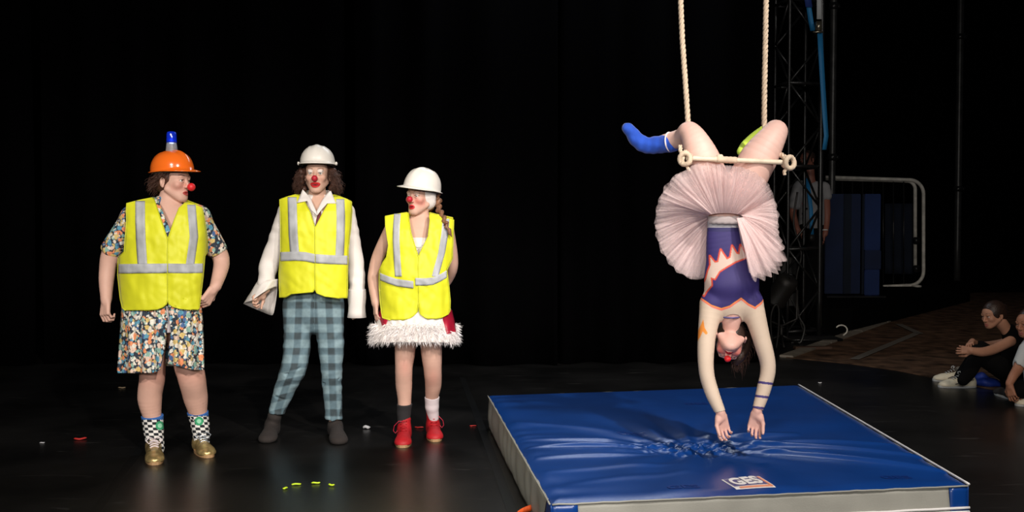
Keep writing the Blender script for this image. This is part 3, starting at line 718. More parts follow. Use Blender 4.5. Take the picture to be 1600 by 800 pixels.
# ---------------------------------------------------------------- crash mat
FLc, FRc, BRc, BLc = G(862, 784, MT), G(1511, 755, MT), G(1246, 600, MT), G(764, 616, MT)
t = thing('crash_mat', 'thick blue vinyl crash mat with grey mesh sides under the hanging acrobat', 'mat', ((FLc+FRc+BRc+BLc)/4*1).to_tuple()[:2]+(0,))
dent = G(1092, 692, MT)
def matpt(u, v):
    """u along the front (left to right), v from front to back"""
    a = FLc.lerp(FRc, u); b = BLc.lerp(BRc, u); p = a.lerp(b, v); q = p-dent
    x, y = p.x, p.y
    e = min(u, 1-u, v, 1-v); edge = min(1, e/.035)
    z = -.012*(1-edge)**2
    r = math.hypot(q.x/1.0, q.y/.9)
    z -= .040*math.exp(-(r/.42)**2)
    # long creases that run out from the middle, where the mat folds
    def crease(x0, y0, x1, y1, amp, wd):
        tx = (x-x0)/(x1-x0)
        if tx < 0 or tx > 1: return 0
        yy = y0+(y1-y0)*tx; return amp*math.sin(PI*min(1, max(0, tx)))**.5*math.exp(-((y-yy)/wd)**2)
    for (p0, p1, am, wd) in CR: z += crease(p0.x, p0.y, p1.x, p1.y, am, wd)
    # crumpled vinyl around the dent
    c = math.exp(-((q.x+.02)/.27)**2-((q.y)/.15)**2)
    z += c*(.034*noise.noise(V((x*13, y*18, 3)))+.026*abs(noise.noise(V((x*27, y*34, 7))))+.008*noise.noise(V((x*60, y*70, 9))))
    # radiating pull folds
    ang = math.atan2(q.y, q.x); fall = math.exp(-r*1.3)*(1-math.exp(-(r/.25)**2))
    z += .010*fall*math.sin(ang*13+3*noise.noise(V((x*1.3, y*1.3, 1))))*edge
    z += .0045*noise.noise(V((x*2.3, y*3.4, 5)))*edge
    # small tucks at the stitched left edge
    z += .006*math.exp(-u*16)*math.sin(v*70+3*math.sin(v*13))*edge
    return p+V((0, 0, z))
def cr(x0, y0, x1, y1, a, w_): return (G(x0, y0, MT), G(x1, y1, MT), a, w_)
CR = [cr(822, 700, 1040, 691, .022, .028), cr(835, 716, 1050, 702, .013, .03), cr(812, 688, 990, 684, .010, .03), cr(1080, 676, 1250, 676, .012, .03),
      cr(1120, 681, 1470, 716, .020, .028), cr(1130, 698, 1300, 706, .012, .025), cr(1190, 700, 1500, 738, .020, .028), cr(1210, 686, 1400, 694, .010, .025),
      cr(850, 738, 1060, 720, .008, .035), cr(800, 660, 960, 672, .006, .04), cr(880, 757, 1080, 735, .006, .04)]
NU, NV = 250, 290
P = [[matpt(i/NU, j/NV) for i in range(NU+1)] for j in range(NV+1)]
MB().grid(P).build('top_cover', M['matblue'], t)
def side(a, b, name, m, u0=0, u1=1, bulge=.012, seed=0, wr=.004, z0=0, z1=MT-.012, lab=None, out=0.0):
    d = (b-a).normalized(); nrm = V((d.y, -d.x, 0)); L = (b-a).length; n = max(4, int(L*(u1-u0)*45)); P = []
    for k in range(11):
        zz = z0+(z1-z0)*k/10; f = k/10; r = []
        for i in range(n+1):
            u = u0+(u1-u0)*i/n; p = a.lerp(b, u); s_ = u*L
            o = bulge*math.sin(PI*(zz/(MT-.01))**.9)+wr*math.sin(s_*26+5*noise.noise(V((s_*1.7, seed, 0)))+f*2)*math.sin(PI*f)+.004*noise.noise(V((s_*5, f*3, seed))); o = o*max(0, min(1, u/.03, (1-u)/.03))+out
            sag = .003*noise.noise(V((s_*9, seed, 2)))*f
            r.append(V((p.x, p.y, 0))+nrm*o+V((0, 0, zz+sag)))
        P.append(r)
    o = MB().grid(P).build(name, m, t, label=lab); solidify(o, .004, 0); return o
def L3(a, b, z=MT): return a, b
LL = (FLc-BLc).length
side(BLc, FLc, 'side_panel', M['matgrey'], .012, .968, seed=1, wr=.006, lab='grey mesh side panel on the left of the mat')
side(FLc, FRc, 'side_panel', M['matgrey'], .055, .955, seed=2, lab='grey mesh side panel along the front', wr=.004)
side(FRc, BRc, 'side_panel', M['matgrey'], .03, .985, seed=3, lab='grey mesh side panel on the right')
side(BRc, BLc, 'side_panel', M['matgrey'], .02, .98, seed=4, lab='grey mesh side panel at the back')
side(FLc, FRc, 'corner_patch', M['matblue'], -.003, .058, seed=5, out=.003, lab='blue vinyl patch at the front left corner')
side(FLc, FRc, 'corner_patch', M['matblue'], .952, 1.002, seed=6, out=.003, lab='blue vinyl patch at the front right corner')
side(FRc, BRc, 'corner_patch', M['matblue'], -.002, .035, seed=7, out=.003)
side(BLc, FLc, 'corner_patch', M['matblue'], .965, 1.003, seed=8, out=.003)
# zip piping round the front face, thin piping on the right top edge
fd = (FRc-FLc).normalized(); fn = V((fd.y, -fd.x, 0))
for dz, rr in ((.118, .006), (.100, .006)):
    MB().tube([FLc.lerp(FRc, i/40)*1+fn*.020+V((0, 0, dz-MT+.004*noise.noise(V((i*.3, dz*9, 0))))) for i in range(1, 41)], rr, 8).build('zip_piping', M['matwhite'], t, label='white zip piping along the front')
rd = (BRc-FRc).normalized(); rn = V((rd.y, -rd.x, 0))
MB().tube([FRc.lerp(BRc, i/60)+rn*.008+V((0, 0, -.004)) for i in range(61)], .0055, 8).build('edge_piping', M['matwhite'], t, label='thin white piping on the right edge')
MB().tube([BLc.lerp(FLc, i/60)+V((-.008, 0, -.010)) for i in range(61)], .004, 8).build('edge_piping', M['matgrey'], t)
MB().tube([FLc.lerp(FRc, i/60)+fn*.008+V((0, 0, -.010+.003*noise.noise(V((i*.5, 0, 0))))) for i in range(61)], .004, 8).build('edge_piping', M['matgrey'], t)
# orange carrying handle, left side near the front
hc = BLc.lerp(FLc, .845); ld = (FLc-BLc).normalized(); ln = V((ld.y, -ld.x, 0))
hp = []
for i in range(19):
    a = PI*i/18; hp.append(V((hc.x, hc.y, .055))+ld*(-.10*math.cos(a))+ln*(.012+.085*math.sin(a))+V((0, 0, -.022*math.sin(a))))
P = [[q+V((0, 0, -.014)), q+V((0, 0, .014))] for q in hp]
solidify(MB().grid(P).build('handle', M['orange'], t), .004, 0)
# writing: the label and the faint prints
def text_mesh(name, body, size, m, parent, place, stretch=(1, 1), extrude=.0012, bold=.0, shear=0, label=None):
    cu = bpy.data.curves.new(name, 'FONT'); cu.body = body; cu.size = size; cu.align_x = 'CENTER'; cu.align_y = 'CENTER'; cu.extrude = extrude; cu.offset = bold; cu.shear = shear; cu.resolution_u = 4
    o = bpy.data.objects.new(name, cu); COL.objects.link(o); dg = bpy.context.evaluated_depsgraph_get()
    me = bpy.data.meshes.new_from_object(o.evaluated_get(dg)); COL.objects.unlink(o); bpy.data.objects.remove(o)
    vs = [place(v.co.x*stretch[0], v.co.y*stretch[1], v.co.z) for v in me.vertices]; fs = [tuple(p.vertices) for p in me.polygons]
    return mesh_obj(name, vs, fs, m, parent, smooth=False, label=label)
def mat_uv(p):
    u = .5; v = .5
    for _ in range(12):
        q = matpt(u, v); du = (p.x-q.x)/(FRc-FLc).length; dv = (p.y-q.y)/(BLc-FLc).length; u += du; v += dv
    return u, v
def onmat(c, rot, lift=.002):
    ex = V((math.cos(rot), math.sin(rot), 0)); ey = V((-math.sin(rot), math.cos(rot), 0))
    def pl(x, y, z):
        q = c+ex*x+ey*y; u, v = mat_uv(q); s_ = matpt(min(1, max(0, u)), min(1, max(0, v))); return V((q.x, q.y, s_.z+lift+z))
    return pl
fa = math.atan2(fd.y, fd.x)
c0 = G(1169, 755.5, MT); _pl = onmat(c0, fa, .0015)
def pl(x, y, z): return _pl(x*.83, y*.92, z)
def quad(mb, pl, x0, y0, x1, y1, z, n=8):
    P = [[pl(x0+(x1-x0)*i/n, y0+(y1-y0)*j/n, z) for i in range(n+1)] for j in range(n+1)]; mb.grid(P)
lb = MB(); quad(lb, pl, -.107, -.098, .107, .098, 0); lo_ = lb.build('label_patch', M['patchwhite'], t, label='white, violet and salmon label patch reading GES', smooth=False)
lb = MB(); quad(lb, pl, -.098, -.052, .086, .088, .0015); lb.build('label_field', M['patchpurple'], lo_, smooth=False)
lb = MB(); quad(lb, pl, .086, -.085, .1, .088, .0015); quad(lb, pl, -.080, -.088, .1, -.066, .002); lb.build('label_stripe', M['patchorange'], lo_, smooth=False)
text_mesh('lettering', 'GES', .10, M['patchwhite'], lo_, lambda x, y, z: pl(x-.008, y+.018, z+.004), (.95, 1.75), .0008, .0035)
for (px, py, sc_) in ((1068, 762, .085), (1400, 746, .085), (1088, 631, .09), (988, 674, .10)):
    q = onmat(G(px, py, MT), fa, .0022); text_mesh('printed_letters', 'GES', sc_, M['matprint'], t, q, (1.0, .95), .0003, .002, label='faint dark blue letters GES')
# ---------------------------------------------------------------- litter on the floor
def scrap(name, px, py, lx, ly, lz, rot, m, lab, cat, group=None, bend=.0, seed=0):
    c = G(px, py); mb = MB(); R = Matrix.Rotation(rot, 3, 'Z'); rnd = random.Random(seed); P = []
    for i in range(9):
        u = i/8-.5; wv = ly*(1-.5*abs(u)**2*2)*rnd.uniform(.75, 1.15); r = []
        for j in range(8):
            a = 2*PI*j/8; r.append(c+R@V((u*lx, bend*(u*u*4-1)+wv/2*math.cos(a), lz/2+.0005+lz/2*math.sin(a)*(1 if i not in (0, 8) else .3)+.3*lz*(.5+.5*math.sin(u*7+seed)))))
        P.append(r)
    mb.grid(P, True); mb.f.append(tuple(range(7, -1, -1))); mb.f.append(tuple(range(64, 72)))
    for i, v in enumerate(mb.v): v.z = max(v.z, .0006)
    return mb.build(name, m, None, label=lab, cat=cat, group=group, loc=(c.x, c.y, 0))
g = 'lime plastic scraps in an arc on the floor'
scrap('plastic_scrap', 445.5, 764, .03, .016, .008, 1.0, M['lime'], 'leftmost and roundest of the four lime green scraps', 'scrap', g, .002, 1)
scrap('plastic_scrap', 463, 758, .05, .013, .009, .25, M['lime'], 'lime green scrap, second from the left in the arc', 'scrap', g, .004, 2)
scrap('plastic_scrap', 493.5, 756, .046, .012, .009, .15, M['lime'], 'lime green scrap, third from the left in the arc', 'scrap', g, .004, 3)
scrap('plastic_scrap', 518, 759.5, .035, .014, .010, -.35, M['lime'], 'rightmost of the four lime green scraps', 'scrap', g, .003, 4)
g = 'red scraps lying on the floor'
scrap('red_scrap', 125.5, 687, .075, .02, .012, .3, M['redscrap'], 'red scrap lying alone on the floor at the far left', 'scrap', g, .012, 5)
scrap('red_scrap', 655, 669, .06, .018, .010, -.2, M['redscrap'], 'red scrap between the red boots', 'scrap', g, .008, 6)
scrap('red_scrap', 739, 666, .045, .016, .006, .1, M['redscrap'], 'dark red scrap near the left corner of the blue mat', 'scrap', g, .003, 7)
g = 'pale scraps lying on the floor'
scrap('feather_scrap', 573, 670, .05, .028, .02, -.4, M['whitescrap'], 'white feather scrap between the charcoal shoe and the red boots', 'scrap', g, .01, 8)
scrap('feather_scrap', 66, 692.5, .03, .016, .006, .2, M['whitescrap'], 'tiny white scrap farthest left on the floor', 'scrap', g, .003, 9)
scrap('feather_scrap', 190.5, 606.5, .06, .018, .008, .1, M['tan'], 'tan scrap on the floor left of the clown in the floral dress', 'scrap', g, .004, 10)
scrap('feather_scrap', 1281, 599, .03, .016, .008, .1, M['whitescrap'], 'small white scrap behind the far right corner of the mat', 'scrap', g, .004, 11)
# ---------------------------------------------------------------- truss tower
TY = 12.05
t = thing('truss_tower', 'black lighting truss tower behind the acrobat with diagonal braces', 'truss', W(1248, 528, TY).to_tuple()[:2]+(0,))
def X(px, Y): return (px-800)/F_PX*Y
ch = [(X(1210, TY), TY), (X(1281, TY), TY), (X(1256, TY+.5), TY+.5), (X(1231, TY-.28), TY-.28)]
ch = [(X(1209, 12.25), 12.25), (X(1281, 12.0), 12.0), (X(1256, 12.45), 12.45), (X(1231, 11.85), 11.85)]
for i, (x, y) in enumerate(ch):
    r = .030 if i == 1 else .020
    MB().tube([V((x, y, .02+.45*k)) for k in range(16)], r, 12).build('chord', M['truss'], t)
MB().box(((ch[0][0]+ch[1][0])/2, 12.12, .02), (.85, .85, .03), None, .005).build('base_plate', M['truss'], t)
order = [0, 3, 1, 2]
for a in range(4):
    p, q = ch[order[a]], ch[order[(a+1) % 4]]
    z = .10; flip = a % 2
    while z < 6.2:
        z2 = z+.48
        A, B = (p, q) if flip else (q, p)
        MB().tube([V((A[0], A[1], z)), V((B[0], B[1], z2))], .014, 8).build('diagonal_brace', M['truss'], t)
        z = z2; flip = not flip
    for z in (.10, 1.06, 2.02, 2.98, 3.94, 4.90, 5.86):
        MB().tube([V((p[0], p[1], z)), V((q[0], q[1], z))], .020, 8).build('cross_bar', M['truss'], t)
# slack black cables down the tower
def rope_pts(pxs, Y, k=6):
    pts = [W(px, py, Y) for px, py in pxs]; out = []
    for i in range(len(pts)-1):
        p0, p1, p2, p3 = pts[max(i-1, 0)], pts[i], pts[i+1], pts[min(i+2, len(pts)-1)]
        for j in range(k):
            u = j/k; out.append(.5*((2*p1)+(-p0+p2)*u+(2*p0-5*p1+4*p2-p3)*u*u+(-p0+3*p1-3*p2+p3)*u**3))
    return out+[pts[-1]]
for i, (pts, lab, Yc) in enumerate(((((1246, 300), (1240, 350), (1252, 395), (1244, 440), (1250, 500), (1262, 529), (1270, 531)), 'thin black cable hanging inside the truss tower', 12.12),
                 (((1236, 466), (1243, 480), (1250, 498), (1257, 512), (1252, 533), (1244, 538), (1236, 540)), 'grey looped cable beside the truss foot', 11.5),
                 (((1208, 548), (1204, 505), (1207, 484), (1213, 476), (1217, 486), (1216, 520), (1212, 550)), 'short black cable loop left of the truss foot', 10.95))):
    P = rope_pts(pts, Yc); P = [V((p.x, p.y, max(p.z, .013))) for p in P]
    if i == 0: MB().tube(P, .012, 8).build('cable', M['bin'], t, label=lab); continue
    MB().tube(P, .012, 8).build('cable', M['bin' if i != 1 else 'pole'], None, label=lab, cat='cable', group='cables at the truss', loc=(P[-1].x, Yc, 0))
# blue ratchet strap
SY = 11.75
t = thing('ratchet_strap', 'blue webbing ratchet strap hanging down beside the truss tower', 'strap', W(1290, 232, SY).to_tuple())
def band(pts, hw, Y, m, name, par, tw=0):
    P = []
    for i, (px, py) in enumerate(pts):
        c = W(px, py, Y); a = tw*i/len(pts); P.append([c-V((math.cos(a), math.sin(a), 0))*hw, c+V((math.cos(a), math.sin(a), 0))*hw])
    o = MB().grid(P).build(name, m, par); solidify(o, .006, 0); return o
band([(1281, 50), (1283, 90), (1286, 140), (1289, 185), (1291, 212), (1288, 234)], .030, SY, M['strap'], 'webbing', t, .5)
band([(1280, -30), (1280, 0), (1280, 30)], .028, SY, M['tee'], 'webbing', t)
band([(1263, -30), (1264, 12), (1267, 33), (1270, 48)], .028, SY+.03, M['strap'], 'webbing', t, -.8)
band([(1258, -30), (1264, 11)], .038, SY, M['strapd'], 'webbing', t)
q = MB().box(W(1279, 41, SY-.02), (.075, .05, .11), None, .01); q.box(W(1276, 38, SY-.06), (.012, .02, .07), None, .003); q.tube([W(1270, 50, SY-.04), W(1286, 50, SY-.04)], .010, 8); q.build('ratchet', M['steel'], t)
# grey scaffold poles
def pole(px, Y, z0, z1, r, lab, cl=()):
    x = X(px, Y); t = thing('scaffold_pole', lab, 'pole', (x, Y, z0), 'grey scaffold poles')
    MB().tube([V((x, Y, z0+(z1-z0)*k/8)) for k in range(9)], r, 14).build('tube', M['pole'], t)
    MB().box((x, Y, z0+.012), (r*5, r*5, .024), None, .004).build('foot_plate', M['pole'], t)
    for z in cl:
        c = MB().lathe((x, Y, z), [(r*1.05, -.05), (r*1.35, -.05), (r*1.4, 0), (r*1.35, .05), (r*1.05, .05)], 14); c.box((x+r*1.5, Y, z), (.05, .04, .06), None, .006); c.build('clamp', M['truss'], t)
pole(1299, 15.4, .30, 6.5, .05, 'grey scaffold pole just right of the truss tower', (2.35, 4.6))
pole(1496, 19.0, 0, 7.5, .06, 'grey scaffold pole standing alone at the end of the brown floor', (2.0, 4.8))
# ---------------------------------------------------------------- crowd barrier and blue panels on the riser
BY = 17.2
t = thing('crowd_barrier', 'pale metal crowd barrier with rounded corner behind the blue panel', 'barrier', (X(1365, BY), BY, .30))
def frame(px0, px1, y0, y1, rad, r, off):
    pts = []
    for k in range(9):
        a = PI/2*k/8; pts.append((px1-rad+rad*math.sin(a), y0+rad-rad*math.cos(a)))
    for k in range(9):
        a = PI/2*k/8; pts.append((px1-rad+rad*math.cos(a), y1-rad+rad*math.sin(a)))
    P = [W(px0, y0-4, BY+off)]+[W(a, b, BY+off) for a, b in pts]+[W(px0+90, y1+2, BY+off)]
    MB().tube(P, r, 10).build('frame_tube', M['barrier'], t)
frame(1290, 1443, 281, 446, 22, .030, 0)
MB().tube([W(1290, 279, BY+.05), W(1400, 282, BY+.05)]+[W(1418+12*math.sin(PI/2*k/6), 296-13*math.cos(PI/2*k/6), BY+.05) for k in range(7)]+[W(1430, 424, BY+.05)], .030, 10).build('frame_tube', M['barrier'], t)
for i, px in enumerate(range(1300, 1425, 16)):
    MB().tube([W(px, 284, BY), W(px, 443, BY)], .011, 8).build('upright_bar', M['truss' if px > 1300 else 'truss'], t)
for k, py in enumerate((430, 436)): MB().box(W(1432, py-60 if k else py-10, BY), (.09, .06, .12), None, .01).build('hinge', M['truss'], t)
for px in (1330, 1428): MB().box((X(px, BY), BY, .315), (.08, .5, .03), None, .005).build('foot', M['barrier'], t)
mbp = MB(); P = [[W(1383+45*i/12, 318+110*j/8, 17.36+.02*math.sin(i*1.7)) for i in range(13)] for j in range(9)]; mbp.grid(P)
o = mbp.build('mesh_sheet', M['bluepanel2'], None, label='dark blue mesh sheet hanging behind the barrier end', cat='sheet', loc=(X(1405, 17.36), 17.36, .35)); solidify(o, .01, 0)
PYp = 14.75
t = thing('blue_panel', 'tall royal blue cloth screen panel standing in front of the barrier', 'panel', (X(1332, PYp), PYp, .30))
def prect(px0, px1, py0, py1, m, name, d=0, th=.03):
    a = W(px0, py1, PYp); b = W(px1, py0, PYp); c = (a+b)/2; c.y = PYp+d
    MB().box(c, (b.x-a.x, th, b.z-a.z), None, .008).build(name, m, t, smooth=False)
prect(1288, 1345, 303, 459, M['bluepanel3'], 'cloth_field'); prect(1345, 1350, 303, 460, M['bluepanel2'], 'divider', -.02)
prect(1350, 1376, 303, 391, M['bluepanel'], 'cloth_field'); prect(1350, 1374, 421, 461, M['bluepanel'], 'cloth_field'); prect(1350, 1376, 391, 421, M['bluepanel3'], 'divider', -.01)
prect(1316, 1330, 303, 459, M['bluepanel2'], 'divider', -.02)
MB().box((X(1332, PYp), PYp, .312), (.84, .4, .022)).build('foot', M['truss'], t, smooth=False)
# ---------------------------------------------------------------- dark gear by the truss foot
t = thing('stage_lamp', 'dark stage lamp on a low stand left of the truss foot', 'lamp', W(1222, 532, 11.3).to_tuple()[:2]+(0,))
bx_, by_ = X(1222, 11.3), 11.3
R = Matrix.Rotation(.5, 3, 'X')@Matrix.Rotation(.4, 3, 'Y')
MB().lathe((bx_, by_, .62), [(.01, .17), (.10, .17), (.12, .10), (.12, -.14), (.135, -.16), (.10, -.15), (.095, -.02), (.01, -.02)], 24, R).build('lamp_housing', M['bin'], t)
MB().tube([V((bx_-.17, by_, .62)), V((bx_-.17, by_, .30)), V((bx_, by_, .22)), V((bx_+.17, by_, .30)), V((bx_+.17, by_, .62))], .014, 8).build('yoke', M['bin'], t)
MB().tube([V((bx_, by_, .03)), V((bx_, by_, .24))], .02, 10).build('stand', M['bin'], t)
for k in range(3):
    a = k*2.09+.4; MB().tube([V((bx_, by_, .12)), V((bx_+.24*math.cos(a), by_+.24*math.sin(a), .012))], .012, 8).build('leg', M['bin'], t)
t = thing('speaker_box', 'dark floor speaker with sloped front behind the acrobat and truss', 'speaker', (X(1236, 11.7)-.02, 12.9, .30))
sx, sy = X(1234, 13.1), 13.1
mb = MB(); hh = .62; mb.add([(sx-.28, sy, .3), (sx+.2, sy, .3), (sx+.2, sy+.4, .3), (sx-.28, sy+.4, .3), (sx-.12, sy+.05, .3+hh), (sx+.16, sy+.05, .3+hh), (sx+.16, sy+.4, .3+hh), (sx-.12, sy+.4, .3+hh)],
    [(3, 2, 1, 0), (4, 5, 6, 7), (0, 1, 5, 4), (1, 2, 6, 5), (2, 3, 7, 6), (3, 0, 4, 7)]); mb.build('cabinet', M['bin'], t, smooth=False)
MB().lathe((sx, sy+.02, .58), [(.0, 0), (.10, .004), (.13, .012), (.14, 0)], 24, Matrix.Rotation(PI/2, 3, 'X')).build('speaker_cone', M['truss'], t)
mb = MB().box(W(1270, 532, 11.0)+V((0, 0, .0)), (.40, .09, .03), Matrix.Rotation(.05, 3, 'Z'), .004)
dz = min(v.z for v in mb.v)
for v in mb.v: v.z += .002-dz
mb.build('wood_plank', M['plank'], None, smooth=False, label='short brown plank lying at the truss foot', cat='plank', loc=W(1270, 532, 11.0).to_tuple()[:2]+(0,))
c = G(1321, 527); mb = MB().tube([c+V((-.05+.07*math.cos(a), 0, .085+.06*math.sin(a))) for a in [2.6-k*.32 for k in range(13)]]+[c+V((.0, 0, .012))], .009, 8)
mb.build('metal_hook', M['barrier'], None, label='small pale metal hook standing at the edge of the brown floor', cat='hook', loc=(c.x, c.y, 0))
# ================================================================ PEOPLE
def torso(F, fig, secs, sy, k=.05):
    """secs: (px, py, rx_px, dy) down the trunk; flattened front to back"""
    F.path([fig(a[0], a[1], a[3] if len(a) > 3 else 0) for a in secs], [a[2]*fig.s for a in secs], k, sy)
def limb(F, fig, pts, k=.02):
    """pts: (px, py, dy, r_px)"""
    F.path([fig(*a[:3]) for a in pts], [a[3]*fig.s for a in pts], k)
def person(lab, loc, group=None): return thing('person', lab, 'person', (loc[0], loc[1], 0), group)
def dome(cx, Wd, D, tops, pw=2.4):
    """front depth of a garment round the trunk; D may fall towards the shoulder"""
    ys = [a for a, _ in tops]; ds = [b for _, b in tops]
    def f(px, py):
        u = min(1, abs(px-cx)/Wd); return -np.interp(py, ys, ds)*(1-u**pw)**(1/pw)*D
    return f
def vest(fig, par, left, right, back, tapes, cx, Wd, D, prof, fold=.010, seed=0, vee=None, label=None):
    fd_ = dome(cx, Wd, D, prof); bd = lambda a, b: -fd_(a, b)*.9
    mb = MB(); sheet(mb, fig, left, fd_, 70, 22, fold=fold, seed=seed); sheet(mb, fig, right, fd_, 70, 22, off=-.003, fold=fold, seed=seed)
    sheet(mb, fig, back, bd, 60, 34, off=.0, fold=fold, seed=seed+9)
    o = mb.build('safety_vest', M['yellow'], par, label=label); solidify(o, .003, 0)
    for (pts, hw, hz) in tapes:
        q = MB(); strip(q, fig, pts, hw, fd_, -.0062-(.002 if hz else 0), hz, fold, seed, 40); s_ = q.build('reflective_tape', M['tape'], o); solidify(s_, .002, 0)
    # bound edges
    for rows in (left, right):
        for e in (1, 2):
            if len(rows) < 3: continue
            pts = []
            for r in interp_rows(rows, 50):
                px, py = r[e], r[0]; dy = fd_(px, py)-.002+foldn(px, py, fold, seed)
                pts.append(V(fig(px, py, dy)))
            MB().tube(pts, .0035, 6).build('edge_binding', M['yedge'], o)
    return o, fd_
def flat_piece(name, m, par, poly, d=.0, th=.006, dfn=None, smooth=False):
    """cloth piece from a pixel outline at its own depth, triangulated with thickness"""
    bm = bmesh.new(); vs = [bm.verts.new(fg(px, py, (dfn(px, py) if dfn else 0)+d)) for px, py in poly]; f = bm.faces.new(vs)
    bmesh.ops.triangulate(bm, faces=[f]); bmesh.ops.subdivide_edges(bm, edges=bm.edges[:], cuts=3, use_grid_fill=True)
    for v in bm.verts:
        if dfn: 
            px, py = to_px(np.array(v.co)); v.co = V(fg(float(px), float(py), dfn(float(px), float(py))+d))
    bm.verts.index_update(); o = mesh_obj(name, [v.co for v in bm.verts], [[v.index for v in f.verts] for f in bm.faces], m, par, smooth=smooth); bm.free(); solidify(o, th, 0); return o
H_ = .0038
# ---------------------------------------------------------------- clown in the orange hat and floral dress
fg = Fig(5.95); s_ = fg.s
p1 = person('person in floral dress, yellow vest and orange hard hat with blue beacon, looking right', fg(257, 720))
fr1 = Frame(fg(270.5, 284), (.94, -.34, -.02), (.02, 0, 1), 1.0)
def b1(F):
    torso(F, fg, [(258, 345, 34), (257, 372, 44), (255, 430, 46), (253, 485, 45)], .66)
    F.cone(fg(212, 338), fg(308, 338), 14*s_, 14*s_, .05); F.cone(fg(266, 300, .015), fg(262, 335, .01), 14.5*s_, 19*s_, .03)
    limb(F, fg, [(209, 340, 0, 15.5), (176, 390, .03, 14.5), (167, 428, .02, 12), (166, 466, -.03, 8.5)])
    limb(F, fg, [(307, 340, 0, 15.5), (338, 388, .05, 13.5), (346, 412, .05, 12.5), (337, 447, -.06, 8.8)])
    limb(F, fg, [(232, 485, 0, 25), (236, 560, -.01, 21), (238, 588, -.01, 19.5), (234, 622, .015, 18.5), (239, 660, .03, 12.5), (241, 697, .03, 11)], .02)
    limb(F, fg, [(278, 485, 0, 26), (292, 560, -.01, 22), (299, 588, -.01, 21), (305, 618, .05, 19), (310, 650, .09, 13.5), (314, 688, .12, 10.5)], .02)
    head(F, fr1, .3)
    hand(F, fg(166, 466, -.03), (.02, -.25, -1), (.5, .8, -.1), -1, (.85, .9, .95, 1.0), 1.12, .5, k=.008)
    hand(F, fg(335.5, 449, -.07), (-.45, -.35, -.8), (-.8, .5, .2), 1, (1.3, 1.4, 1.45, 1.5), 1.15, .9, k=.008)
BX = fg.box(140, 235, 370, 735, -.36, .30)
def c1(P):
    C = face_paint(fr1, SKIN, P, lips=(.42, .06, .05), cheek=(.75, .2, .16), cheek_amt=.35)
    px, py = to_px(P); kn = np.exp(-((py-588)**2)/(2*11**2))*.3*(px < 330)*(px > 210); C = C*(1-kn[:, None])+np.array((.62, .25, .19))*kn[:, None]
    return C
sculpt_multi('body', b1, BX, H_, [headbox(fr1), handbox(fg(167, 484, -.04)), handbox(fg(331, 459, -.08))], M['skin'], p1, c1)
eyes(fr1, p1)
nose_ball(fr1, p1, M['nose'], .0235, (0, -.127, -.030))
# short brown hair under the hat
caps = [((-.07, .04, .02), (-.06, .085, -.03)), ((.07, .04, .02), (.06, .085, -.03)), ((0, .1, .02), (0, .095, -.04)), ((.04, .098, .02), (.035, .092, -.04)), ((-.04, .098, .02), (-.035, .092, -.04)), ((.072, -.02, .05), (.075, .03, .04)), ((-.072, -.02, .05), (-.075, .03, .04))]
F = Field(fr1(0, 0, 0)-V((.17, .17, .17)), fr1(0, 0, 0)+V((.17, .17, .2)), .004)
F.ell(fr1(0, .026, .028), (.080, .094, .088), fr1.R, .01); F.ell(fr1(0, .062, -.02), (.058, .048, .045), fr1.R, .03)
F.ell(fr1(0, -.075, -.02), (.075, .062, .095), fr1.R, .01, True)
for q_ in (-1, 1): F.ell(fr1(q_*.085, .0, -.02), (.02, .03, .035), fr1.R, .008, True)
hr = sculpt('hair', F, M['brown'], p1)
tufts(fr1, caps, M['brown'], 'hair_lock', hr, 900, .034, .0014, .004, 3, (-.5, .1, -.8), rad=.012, turns=.8)
hat = hard_hat(Frame(fr1(0, .006, .054), (.94, -.34, .06), (-.05, 0, 1)), M['orangehat'], p1, brim=.034, back=.004, slots=False)
bf = fr1(0, .012, .170)
bc = MB().lathe(bf+V((0, 0, -.004)), [(.001, 0), (.040, 0), (.041, .006), (.036, .008)], 28); bea = bc.build('beacon', M['clear'], hat)
k_ = MB(); prof = [(.036, .0)]
for i in range(9): prof += [(.036-.0008*i, .004+.006*i), (.033-.0008*i, .007+.006*i)]
k_.lathe(bf+V((0, 0, .002)), prof, 26); solidify(k_.build('beacon_base', M['clear'], hat), .002)
k_ = MB().lathe(bf+V((0, 0, .056)), [(.030, 0), (.029, .012), (.028, .050), (.025, .060), (.018, .064), (.001, .065)], 28); solidify(k_.build('beacon_dome', M['blueglass'], hat), .002)
k_ = MB().lathe(bf+V((0, 0, .05)), [(.001, 0), (.012, .002), (.014, .02), (.001, .034)], 16); k_.build('beacon_bulb', M['lampglow'], hat)
k_ = MB().box(bf+V((.006, 0, .085)), (.004, .03, .03), Matrix.Rotation(.7, 3, 'Z')); k_.build('reflector', M['silver'], hat)
# floral dress: bodice, sleeves, open skirt
F = fg.field(150, 305, 360, 500, -.30, .30, .0045)
torso(F, fg, [(258, 343, 38), (257, 372, 48), (255, 430, 49.5), (253, 490, 49)], .70)
F.cone(fg(209, 339), fg(309, 339), 18*s_, 18*s_, .05)
limb(F, fg, [(208, 341, 0, 18.5), (175, 389, .03, 17)], .03); limb(F, fg, [(310, 341, 0, 18.5), (338, 389, .05, 16.5)], .03)
n1 = V((fg(176, 389, .03)[0]-fg(208, 341)[0], .0, -.16)).normalized()
F.ell(fg(264, 312, -.13), (.085, .16, .26), None, .006, True)
def hemcut(F, a, b, r):  # open sleeve end
    a = V(a); b = V(b); d = (b-a).normalized(); F.cone(tuple(b-d*.03), tuple(b+d*.12), r, r, .002, True); F.cone(tuple(b+d*(.020+.09)), tuple(b+d*.3), .09, .09, .002, True)
hemcut(F, fg(208, 341), fg(174, 390, .03), 14.2*s_); hemcut(F, fg(310, 341), fg(339, 390, .05), 13.6*s_)
dr = sculpt('floral_dress', F, M['floral'], p1)
